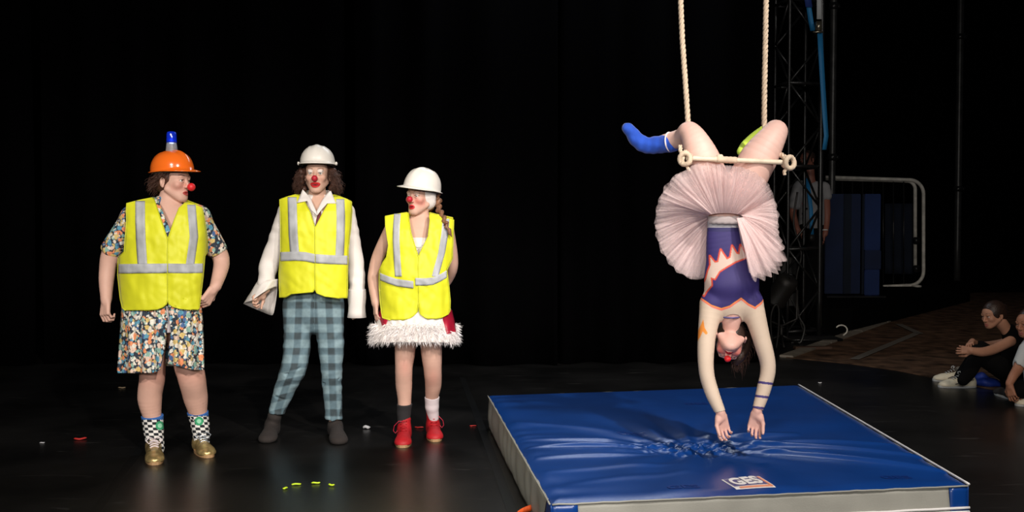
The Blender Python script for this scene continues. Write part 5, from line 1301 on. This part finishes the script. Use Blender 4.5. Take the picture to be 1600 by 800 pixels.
# leotard with flames and scalloped chest, sheer beige top and sleeves
F = fg.field(1080, 335, 1215, 660, -.24, .18, .0022)
trunk(F, 1.6); armsL(F, 1.5); armsR(F, 1.5)
F.path([fg(1143, 478, 0), fg(1143, 496, -.005)], [16.5*s_, 13.8*s_], .02)
F.clip((0, 0, 1), fg(0, 346)[2])
F.cone(fg(1143, 494.5, -.01), fg(1142.5, 535, .0), 15.5*s_, 17*s_, .002, True)
F.ell(fra.c, (.085, .085, .085), None, .002, True)
for (a, b) in (((1126, 645, -.10), (1133, 690, -.10)), ((1183, 641, -.10), (1176, 690, -.10))):
    F.cone(tuple(V(fg(*a)).lerp(V(fg(*b)), .10)), fg(*b), 10.5*s_, 22*s_, .001, True)
FLAME = [(1095, 457), (1098, 446), (1103, 436), (1106, 424), (1110, 414), (1109, 400), (1117, 410), (1122, 409), (1126, 390), (1136, 405), (1141, 402), (1144, 384), (1151, 396), (1155, 397), (1157, 383), (1165, 397), (1174, 390), (1172, 400), (1166, 402.5), (1149, 409), (1137, 416), (1124, 424), (1117, 436), (1111, 434), (1112, 446), (1104, 455), (1100, 462)]
STAR = [(1099, 499), (1101, 512), (1106, 521), (1103, 523), (1098, 518), (1094, 527), (1090, 533), (1089, 520), (1093, 512)]
def lc(P):
    px, py = to_px(P); n = len(P); BE = np.array((.66, .52, .40)); PU = np.array((.032, .022, .135)); C = np.tile(BE, (n, 1))
    yb = np.interp(px, [1088, 1096, 1112, 1127, 1140, 1158, 1170, 1180, 1190, 1196], [458, 466, 477, 482, 478, 465.5, 475, 480, 472, 462])
    inner = (px > 1094) & (px < 1192); up = (py < yb) ; C[up] = PU
    bd_ = (py >= yb) & (py < yb+3.4) & (px > 1092) & (px < 1194); C[bd_] = (.80, .16, .14); b2 = (py >= yb-.6) & (py < yb+1.2) & (px > 1092) & (px < 1194); C[b2] = (.85, .28, .05)
    fr_ = P[:, 1] < 5.13
    sd = segdist(px, py, FLAME); ins = inpoly(px, py, FLAME)
    C[fr_ & up & (sd < 2.2)] = (.52, .035, .04); C[fr_ & up & (sd < 1.2) & ~ins] = (.72, .12, .05); C[fr_ & up & ins & (sd > .5)] = (.66, .50, .42)
    top = py < 362; C[top] = (.022, .018, .10); C[py < 356] = (.28, .27, .30)
    C[inpoly(px, py, STAR) & fr_ & (py > 490)] = (.85, .28, .04)
    ax = px > 1165
    for y0 in (597.5, 619.5, 637.5): C[ax & (np.abs(py-y0-(px-1188)*.12) < 1.9)] = (.06, .04, .18)
    return C
sculpt('leotard', F, M['cloth'], pa, lc)
MB().tube([V(fg(1143+14.5*math.sin(a), 494.5+2.2*math.cos(a*1.0), -.012-.05*math.cos(a))) for a in [(-1.35+2.7*i/16) for i in range(17)]], .0042, 8).build('neckline_trim', M['patchpurple'], pa)
# socks
F = Field(V(fg(968, 245, .1))-V((.03, .12, .03)), V(fg(1060, 180, .42))+V((.05, .1, .03)), .0035)
F.path([fg(1049, 223, .175), fg(1030, 226, .22), fg(1010, 227, .25), fg(996, 219, .26), fg(986, 206, .25), fg(980, 200, .24)], [15.5*s_, 14.5*s_, 13*s_, 12.5*s_, 10.5*s_, 8.5*s_], .01)
F.displace(lambda X, Y, Z: .0012*np.sin(X*160)+.0008*np.sin(Z*140+X*40))
sk1 = sculpt('sock', F, M['bluesock'], pa, label='thick royal blue sock')
d_ = V(fg(1049, 223, .175))-V(fg(1030, 226, .22)); MB().tube(ringc(V(fg(1047, 222, .178)), d_*V((1,1,1)) if False else d_, 15.6*s_, 26), .0042, 8, closed=True).build('sock_cuff', M['whitesock'], sk1)
F = Field(V(fg(1140, 255, .1))-V((.03, .12, .03)), V(fg(1205, 190, .5))+V((.05, .1, .03)), .0035)
F.path([fg(1193, 204, .25), fg(1178, 216, .29), fg(1166, 228, .31), fg(1159, 237, .27)], [8*s_, 9*s_, 9.5*s_, 8*s_], .01)
sk2 = sculpt('sock', F, M['limesock'], pa, label='lime green sock')
# ponytail
F = Field(V(fg(1125, 575, .0))-V((.02, .05, .02)), V(fg(1180, 495, .3))+V((.04, .06, .04)), .0034)
F.ell(fra(0, .030, .022), (.078, .094, .086), fra.R, .01)
F.ell(fra(0, -.080, -.03), (.085, .072, .115), fra.R, .01, True)
for q_ in (-1, 1): F.ell(fra(q_*.085, .0, -.02), (.02, .03, .03), fra.R, .008, True)
F.path([fra(.02, .07, .07), fg(1162, 526, .09), fg(1162, 542, .07), fg(1157, 556, .05), fg(1151, 568, .05)], [.034, .034, .034, .026, .010], .02)
hr = sculpt('hair', F, M['dark'], pa)
tufts(Frame(fg(1157, 538, .09), (0, -1, 0), (0, 0, 1)), [((-.02, -.01, .03), (0, -.01, -.04)), ((.02, 0, .04), (.0, 0, -.04))], M['brown'], 'hair_lock', hr, 700, .080, .0012, .006, 5, (-.08, 0, -1), .8, rad=.018, outw=.15)
# tutu: layered tulle, standing up over the hips and drooping at both sides
def prof_r(a):   # pixel radius of the skirt's edge by the angle in the frontal plane (0 = right, 90 = up)
    A = [-100, -90, -80, -72, -64, -52, -44, -36, -28, -20, -10, 0, 25, 50, 75, 90, 110, 135, 155, 180, 200, 220, 236, 248, 258, 262]
    R_ = [60, 66, 80, 98, 112, 118, 119, 118, 110, 94, 84, 83, 84, 88, 87, 85, 94, 104, 109, 112, 113, 113, 110, 101, 84, 70]
    return float(np.interp(a, A, R_))
tutu = None; NL = 7
for L in range(NL):
    rnd = random.Random(40+L); P = []; at = []; nA, nR = 420, 12; f0 = rnd.random()*9; sc_ = (1, .97, .99, .93, .80, .70, .90)[L]
    for i in range(nR+1):
        t_ = i/nR; row = []
        for j in range(nA+1):
            a = -66+328*j/nA; ar = math.radians(a)
            up = math.sin(ar); wx = 1132+25*math.cos(ar)+(max(0, min(1, (10-a)/50))*9); wy = 337-4*up; wz = (-.085*max(-1, min(1, up*1.4+.25))+.012) if a > 20 else -.088*min(1, .45+.55*(20-a)/30)
            low = max(0, min(1, (25-abs(a+45))/14+.6)) if a < 10 else 0
            zig = abs(((j*.062+L*.37+.8*noise.noise(V((j*.03, L*2, 1)))) % 1)-.5)*2
            R_ = prof_r(a)*sc_*(1+.035*noise.noise(V((math.cos(ar)*7, math.sin(ar)*7, L*3.1)))-.11*low*zig-.022*zig)
            ex, ey = 1134+R_*math.cos(ar), 343-R_*math.sin(ar)
            ez = (-.185*max(0, up)**.7 if up > 0 else .15*min(1, -up*1.3))+.018*(L-3)
            if a < 25: ez = -.10-.045*min(1, (25-a)/60)+.014*(L-3)
            px = wx+(ex-wx)*t_; py = wy+(ey-wy)*t_+7*math.sin(PI*t_)*(-.5 if up < .3 else .1); dz = wz+(ez-wz)*t_**.8
            nz = noise.noise(V((j*.11+f0, L*5, t_*.5)))+.55*noise.noise(V((j*.31, L*5, t_*.8+f0)))+.3*noise.noise(V((j*.7, L*3, t_)))
            pl = nz*1.15*(.25+1.1*t_)
            v = V(fg(px+1.2*pl*math.sin(ar), py+1.2*pl*math.cos(ar), dz+.0085*pl+.012*t_*noise.noise(V((j*.05, t_*2, L*2)))))
            row.append(v); at.append((j*.17+1.5*noise.noise(V((j*.02, t_*2, L))), t_*1.1, L*7))
        P.append(row)
    o = MB().grid(P).build('tulle_layer' if tutu else 'tutu', M['tulle'], tutu or pa, attrs={'pat': ('FLOAT_VECTOR', at)})
    if not tutu: tutu = o
mb = MB(); P = []
for k in range(4):
    P.append([V(fg(1132.5, 338+k*4.0, 0))+V((math.cos(2*PI*j/48)*(26.2-k*.1)*s_, math.sin(2*PI*j/48)*(26.2-k*.1)*s_*.69, .002*math.sin(j*2.1))) for j in range(48)])
mb.grid(P, True); o = mb.build('tutu_waistband', M['band'], tutu); solidify(o, .004, 0)
# ---------------------------------------------------------------- trapeze
BYY = 4.985; tz = thing('trapeze', 'cream rope trapeze with taped bar and thick knots, carrying the upside down acrobat', 'trapeze', W(1150, 252, BYY).to_tuple())
b0, b1 = W(1072, 247, BYY), W(1230, 254, BYY); bp0 = []
for i in range(41):
    u = i/40; bp0.append(b0.lerp(b1, u))
MB().tube(bp0, [.0125 if not (.28 < i/40 < .42) else .0155 for i in range(41)], 14).build('bar', M['bar'], tz)
MB().tube([b0.lerp(b1, .30+.2*i/10)+V((0, 0, 0)) for i in range(11)], [.0165+.001*math.sin(i*3) for i in range(11)], 14).build('tape_wrap', M['rope'], tz)
def twisted(pts, R_, name, par, strands=3, pitch=.075, r=None):
    """laid rope: strands winding about a polyline"""
    pts = [V(p) for p in pts]; n = len(pts); acc = [0]
    for a, b in zip(pts, pts[1:]): acc.append(acc[-1]+(b-a).length)
    tot = acc[-1]; m = max(16, int(tot/.007)); mb = MB()
    ctr = []
    for i in range(m+1):
        d = tot*i/m; k = max(0, min(n-2, int(np.searchsorted(acc, d)-1))); ctr.append((pts[k].lerp(pts[k+1], (d-acc[k])/max(1e-9, acc[k+1]-acc[k])), d))
    prev = None; fr_ = []
    for i in range(m+1):
        t = (ctr[min(i+1, m)][0]-ctr[max(i-1, 0)][0]).normalized()
        if prev is None: a = V((0, 1, 0)) if abs(t.y) < .9 else V((1, 0, 0)); prev = (a-t*a.dot(t)).normalized()
        else: prev = (prev-t*prev.dot(t)).normalized()
        fr_.append((prev.copy(), t.cross(prev)))
    for s0 in range(strands):
        cs = [c+(a*math.cos(2*PI*(d/pitch+s0/strands))+b*math.sin(2*PI*(d/pitch+s0/strands)))*R_*.5 for (c, d), (a, b) in zip(ctr, fr_)]
        mb.tube(cs, R_*.60, 6)
    return mb.build(name, M['rope'], par)
for (top, kn, bend, lab) in (((1061, -60), (1071, 248), [(1066, 60), (1071, 130), (1075, 190), (1073, 232)], 'l'), ((1198, -60), (1232, 254), [(1196, 60), (1194.5, 140), (1194, 195), (1206, 232)], 'r')):
    pts = [W(top[0], top[1], 5.19)]+[W(x, y, d) for (x, y), d in zip(bend, (5.19, 5.19, 5.20, 5.12))]+[W(kn[0], kn[1]-4, 5.0)]
    twisted(pts, .0135, 'rope', tz)
    q = W(kn[0], kn[1], BYY); mb = MB()
    # knot: a thick ring of rope at the bar's end, a smaller turn behind it round the bar
    sg = 1 if lab == 'r' else -1; rc = q+V((.004*sg, -.012, -.001))
    def torus(c, rx, rz, th, tilt, nm):
        pts = [c+V((rx*math.cos(2*PI*k/28), tilt*math.cos(2*PI*k/28)+.004*math.sin(4*PI*k/28), rz*math.sin(2*PI*k/28))) for k in range(28)]
        MB().tube(pts, [th*(1+.07*math.sin(k*2.7)) for k in range(28)], 10, closed=True).build(nm, M['rope'], tz)
    torus(rc, .0235, .0275, .0125, .012*sg, 'knot')
    MB().tube([q+V((-.020*sg+.004*math.sin(k), .021*math.cos(2*PI*k/18), .022*math.sin(2*PI*k/18))) for k in range(18)], .0095, 8, closed=True).build('knot', M['rope'], tz)
    if lab == 'l': twisted([W(1063, 228, 5.02), W(1063.5, 236, 4.99), W(1067, 246, 4.98), W(1066, 255, 4.98)], .010, 'knot', tz)
    dx = -1 if lab == 'r' else .35
    twisted([q+V((0, -.01, -.02)), q+V((dx*.022, -.01, -.042)), q+V((dx*.030+.008, -.012, -.062))], .008, 'rope_tail', tz)
MB().box(W(1124.5, 246, BYY), (.032, .014, .030), None, .004).build('tape_tab', M['bar'], tz)
# ================================================================ CHILDREN in the audience and the helper behind the truss
TAN = (.50, .25, .16)
fg = Fig(8.35); s_ = fg.s
k1 = person('seated child in black hugging knees, dark tied hair, cream sneakers, looking left', W(1575, 606, 8.35))
frk = Frame(fg(1552, 493), (-.93, -.32, -.18), (-.18, 0, 1), .94)
def bk(F):
    torso(F, fg, [(1586, 598, 19), (1588, 570, 18), (1585, 545, 18), (1582, 532, 13)], .8, .03)
    F.path([fg(1580, 526, .02), fg(1570, 512, .01), fg(1562, 502, .0)], [.055, .047, .05], .02)
    head(F, frk, .1, child=1)
    limb(F, fg, [(1579, 533, -.14, 8), (1552, 546, -.24, 7.6), (1534, 550, -.30, 7), (1518, 548, -.31, 5.4)], .015)
    limb(F, fg, [(1590, 530, .14, 8), (1560, 538, .26, 7.5), (1532, 540, .22, 6.5), (1519, 534, .06, 5)], .015)
    hand(F, fg(1520, 548, -.31), (-1, .25, .05), (.15, 1, -.1), 1, (.7, .8, .85, .9), .95, .5)
    hand(F, fg(1519, 533, .04), (-.6, -.8, -.2), (.3, -.2, -.9), -1, (.5, .6, .6, .6), .9, .4)
BX = fg.box(1490, 462, 1612, 612, -.45, .45)
def ck(P): return face_paint(frk, TAN, P, lips=(.42, .14, .11), cheek=(.5, .2, .13), cheek_amt=.2)
sculpt_multi('body', bk, BX, .006, [headbox(frk, .12, .13, .12), handbox(fg(1507, 547, -.30), .075), handbox(fg(1515, 531, .02), .075)], M['skin'], k1, ck); eyes(frk, k1, (.05, .03, .02))
F = Field(frk(0, 0, 0)-V((.17, .17, .17)), frk(0, 0, 0)+V((.2, .17, .2)), .004)
F.ell(frk(0, .022, .032), (.082, .100, .092), frk.R, .01); F.ell(frk(0, .07, -.01), (.062, .05, .06), frk.R, .03); F.ell(frk(0, .115, .045), (.036, .036, .036), None, .01)
F.ell(frk(0, -.092, -.050), (.080, .070, .086), frk.R, .006, True); F.ell(frk(0, -.04, -.11), (.1, .12, .07), frk.R, .006, True)
for q_ in (-1, 1): F.ell(frk(q_*.085, .010, -.022), (.02, .022, .030), frk.R, .006, True)
sculpt('hair', F, M['dark'], k1)
F = fg.field(1490, 505, 1612, 612, -.40, .42, .006)
torso(F, fg, [(1586, 596, 22), (1588, 570, 21), (1585, 546, 20.5), (1584, 530, 13)], .84, .03)
F.path([fg(1586, 528, .02), fg(1576, 517, .02)], [.085, .062], .03)
sculpt('black_top', F, M['black'], k1)
F = fg.field(1485, 525, 1612, 620, -.42, .42, .006)
limb(F, fg, [(1590, 592, -.10, 18), (1560, 572, -.17, 16), (1528, 552, -.17, 13.5)], .01); limb(F, fg, [(1528, 552, -.17, 13), (1516, 578, -.15, 11), (1505, 594, -.14, 8.5)], .01)
limb(F, fg, [(1590, 592, .10, 18), (1562, 566, .14, 16), (1532, 546, .12, 13.5)], .01); limb(F, fg, [(1532, 546, .12, 13), (1514, 572, .15, 11), (1500, 588, .16, 8.5)], .01)
F.clip((0, 0, -1), -.004)
sculpt('leggings', F, M['black'], k1)
def sneaker(par, heel, toe, name='sneaker'):
    o = shoe(par, heel, toe, M['sneaker'], .054, .105, None, name, solem=M['tee']); heel, toe = V(heel), V(toe); heel.z = toe.z = 0; d = (toe-heel).normalized(); sd = V((0, 0, 1)).cross(d); L = (toe-heel).length
    F = Field(heel-V((.1, .1, 0)), heel+V((.1, .1, .16)), .004); F.cone(tuple(heel+d*.06+V((0, 0, .06))), tuple(heel+d*.07+V((0, 0, .088))), .040, .040, .01); sculpt('shoe_tongue', F, M['sneakerg'], o)
    for i in range(4):
        c = heel+d*(L*(.42+.07*i)); MB().tube([c+sd*(a*.03)+V((0, 0, .097-.009*i+.006*(1-a*a))) for a in (-1, -.4, .4, 1)], .004, 6).build('shoe_lace', M['tee'], o)
    for sg in (-1, 1):
        c = heel+d*L*.40+V((0, 0, .108)); MB().tube([c, c+sd*sg*.02+V((0, 0, .022)), c+sd*sg*.035+d*.01+V((0, 0, .014)), c+sd*sg*.02+d*.015], .0035, 6).build('shoe_lace', M['tee'], o)
        MB().tube([heel+d*(L*f)+sd*sg*(.046+.004*math.sin(f*3))+V((0, 0, z)) for f, z in ((.12, .07), (.35, .05), (.5, .045), (.62, .03))], .005, 6).build('side_trim', M['sneakerg'], o)
    return o
sneaker(k1, G(1524, 605), G(1467, 605)); sneaker(k1, G(1512, 596), G(1458, 595))
# second child
fg = Fig(7.85); s_ = fg.s
k2 = person('child in white tee at the right edge, one hand hanging over the knee', W(1612, 628, 7.85))
frq = Frame(fg(1606, 506), (-.90, -.42, -.12), (-.08, 0, 1), .93)
def bq(F):
    torso(F, fg, [(1626, 606, 20), (1622, 575, 19), (1616, 548, 19), (1614, 545, 13)], .8, .03)
    F.path([fg(1614, 540, .02), fg(1610, 526, .01), fg(1608, 515, 0)], [.055, .046, .05], .02)
    head(F, frq, .1, child=1)
    limb(F, fg, [(1602, 548, -.14, 8.5), (1591, 575, -.20, 7.8), (1583, 588, -.26, 6.6), (1577, 600, -.28, 5.2)], .015)
    limb(F, fg, [(1630, 548, .10, 8.5), (1622, 585, .0, 7.6), (1604, 603, -.22, 6), (1598, 604, -.26, 5)], .015)
    hand(F, fg(1577, 601, -.28), (.15, -.25, -1), (.8, .6, 0), -1, (.4, .45, .5, .6), .95, .4)
    hand(F, fg(1598, 605, -.26), (-.6, -.3, -.8), (.4, .8, -.3), -1, (.5, .55, .6, .6), .9, .4)
BX = fg.box(1565, 475, 1650, 630, -.5, .4)
def cq(P): return face_paint(frq, (.42, .19, .115), P, lips=(.35, .11, .09), cheek=(.45, .16, .1), cheek_amt=.2)
sculpt_multi('body', bq, BX, .006, [headbox(frq, .12, .13, .12), handbox(fg(1582, 596, -.25), .14, .0032)], M['skin'], k2, cq); eyes(frq, k2, (.05, .03, .02))
F = Field(frq(0, 0, 0)-V((.17, .17, .17)), frq(0, 0, 0)+V((.2, .17, .2)), .004)
F.ell(frq(0, .028, .034), (.080, .094, .088), frq.R, .01); F.ell(frq(0, -.090, -.045), (.078, .066, .094), frq.R, .006, True); F.ell(frq(0, -.04, -.11), (.1, .12, .07), frq.R, .006, True)
sculpt('hair', F, M['dark'], k2)
F = fg.field(1575, 520, 1655, 620, -.36, .36, .006)
torso(F, fg, [(1626, 606, 23), (1622, 575, 22.5), (1616, 550, 22), (1615, 542, 16)], .84, .03)
limb(F, fg, [(1604, 546, -.13, 11.5), (1594, 570, -.19, 11)], .02); limb(F, fg, [(1630, 546, .10, 11.5), (1626, 575, .04, 11)], .02)
F.cone(fg(1594, 570, -.19), fg(1588, 585, -.22), 8.8*s_, 9*s_, .001, True)
sculpt('white_tee', F, M['tee'], k2)
F = fg.field(1555, 590, 1670, 640, -.5, .4, .006)
limb(F, fg, [(1632, 612, -.08, 15), (1600, 610, -.26, 13), (1590, 612, -.25, 11), (1580, 614, -.10, 9)], .01)
limb(F, fg, [(1632, 612, .08, 15), (1605, 604, .12, 13), (1578, 612, .08, 10)], .01)
F.clip((0, 0, -1), -.004); sculpt('black_leggings', F, M['black'], k2)
shoe(k2, G(1584, 625), G(1557, 615), M['blacksoft'], .046, .06, None, 'sneaker', solem=M['tee'])
sneaker(k2, G(1636, 633), G(1588, 634))
# blue bag and dark cloth on the floor between them
c = G(1541, 603); F = Field(c-V((.2, .16, .02)), c+V((.2, .16, .2)), .006)
F.ell(c+V((0, 0, .035)), (.10, .08, .04), None, .02); F.ell(c+V((.03, -.03, .02)), (.09, .05, .03), None, .02); F.ell(c+V((-.04, .02, .07)), (.05, .04, .04), None, .02)
F.displace(lambda X, Y, Z: .006*np.sin(X*60+Z*40)*np.sin(Y*50)); F.clip((0, 0, -1), -.001)
P_, F_ = F.mesh(); mesh_obj('nylon_bag', relax(P_, F_, 1), F_, M['bluecloth'], None, label='crumpled blue nylon bag on the floor behind the cream sneakers', cat='bag', loc=(c.x, c.y, 0))
# ---------------------------------------------------------------- helper standing behind the truss
fg = Fig(12.95); s_ = fg.s
hm = thing('person', 'man in white tee with blue lanyard standing behind the truss tower', 'person', (W(1266, 400, 12.95).x, 12.95, .30))
frh = Frame(fg(1261, 250), (-.75, -.65, -.05), (0, 0, 1), 1.02)
def bh(F):
    torso(F, fg, [(1268, 310, 17), (1268, 340, 17), (1267, 380, 14), (1266, 400, 14)], .7, .04)
    F.cone(fg(1250, 290), fg(1286, 292), 7*s_, 7*s_, .05); F.path([fg(1264, 258, .02), fg(1266, 285, .01)], [.058, .065], .03)
    head(F, frh, 0)
    limb(F, fg, [(1288, 293, 0, 8), (1291, 325, .02, 6.4), (1291, 345, .0, 5.6), (1289, 366, -.08, 4.4)], .02)
    limb(F, fg, [(1249, 292, 0, 8), (1240, 325, .02, 6.4), (1239, 335, .0, 5.6), (1246, 358, -.16, 4.2)], .02)
    hand(F, fg(1287, 366, -.08), (0, -.2, -1), (-.9, .3, 0), 1, (.4, .5, .5, .6), 1.0, .4); hand(F, fg(1246, 358, -.16), (.4, -.5, -.5), (.2, .4, -.8), -1, (.5, .5, .6, .6), 1, .4)
    limb(F, fg, [(1259, 395, 0, 11), (1258, 435, 0, 8), (1257, 470, .02, 5)], .02); limb(F, fg, [(1275, 395, 0, 11), (1276, 435, 0, 8), (1276, 470, .02, 5)], .02)
BX = ((fg(1225, 400)[0], 12.6, .31), (fg(1305, 400)[0], 13.3, fg(0, 225)[2]))
def chm(P): return face_paint(frh, (.22, .085, .06), P, lips=(.2, .06, .05), cheek=(.22, .08, .06), cheek_amt=.1)
sculpt_multi('body', bh, BX, .009, [headbox(frh, .13, .14, .13)], M['skin'], hm, chm); eyes(frh, hm, (.05, .03, .02))
F = Field(frh(0, 0, 0)-V((.17, .17, .17)), frh(0, 0, 0)+V((.17, .17, .2)), .005)
F.ell(frh(0, .026, .032), (.082, .098, .092), frh.R, .01); F.ell(frh(0, -.075, -.03), (.075, .062, .095), frh.R, .01, True); sculpt('hair', F, M['dark'], hm)
F = fg.field(1225, 275, 1305, 410, -.3, .3, .008)
torso(F, fg, [(1268, 306, 19), (1268, 340, 20), (1267, 362, 19)], .8, .04); F.cone(fg(1249, 290), fg(1287, 292), 8*s_, 8*s_, .05); F.clip((0, 0, -1), -fg(0, 357)[2])
limb(F, fg, [(1288, 294, 0, 9), (1291, 306, .01, 8.6)], .02); limb(F, fg, [(1248, 293, 0, 10), (1241, 320, .02, 9.2)], .02)
F.ell(fg(1264, 278, -.06), (.07, .09, .08), None, .005, True)
tee = sculpt('white_tee', F, M['dimtee'], hm)
F = Field((fg(1240, 400)[0], 12.65, .305), (fg(1295, 400)[0], 13.3, fg(0, 345)[2]), .009)
limb(F, fg, [(1262, 352, 0, 14), (1259, 392, 0, 13), (1258, 435, 0, 10), (1257, 476, .02, 8.5)], .015); limb(F, fg, [(1273, 352, 0, 14), (1275, 392, 0, 13), (1276, 435, 0, 10), (1276, 476, .02, 8.5)], .015)
sculpt('trousers', F, M['black'], hm)
P = []
for (px, py, dy) in ((1261, 278, -.05), (1264, 300, -.17), (1267, 325, -.205), (1268, 350, -.205), (1268.5, 368, -.20)):
    q = V(fg(px, py, dy)); P.append([q-V((.024, 0, 0)), q+V((.024, 0, 0))])
solidify(MB().grid(P).build('lanyard', M['strap'], hm), .004, 0)
MB().box(fg(1268.5, 372, -.21), (.07, .006, .09), None, .002).build('badge', M['bin'], hm)
MB().tube(ringc(fg(1288, 360, -.055), (0, -.2, -1), 4.9*s_, 16), .008, 6, closed=True).build('wrist_band', M['tee'], hm)
# crest print on the tee (plain dark marks)
for i, (px, py) in enumerate(((1256, 318), (1259, 326), (1256, 334))): MB().box(fg(px, py, -.205), (.045, .004, .018), None).build('shirt_print', M['black'] if i else M['redcloth'], tee, smooth=False)
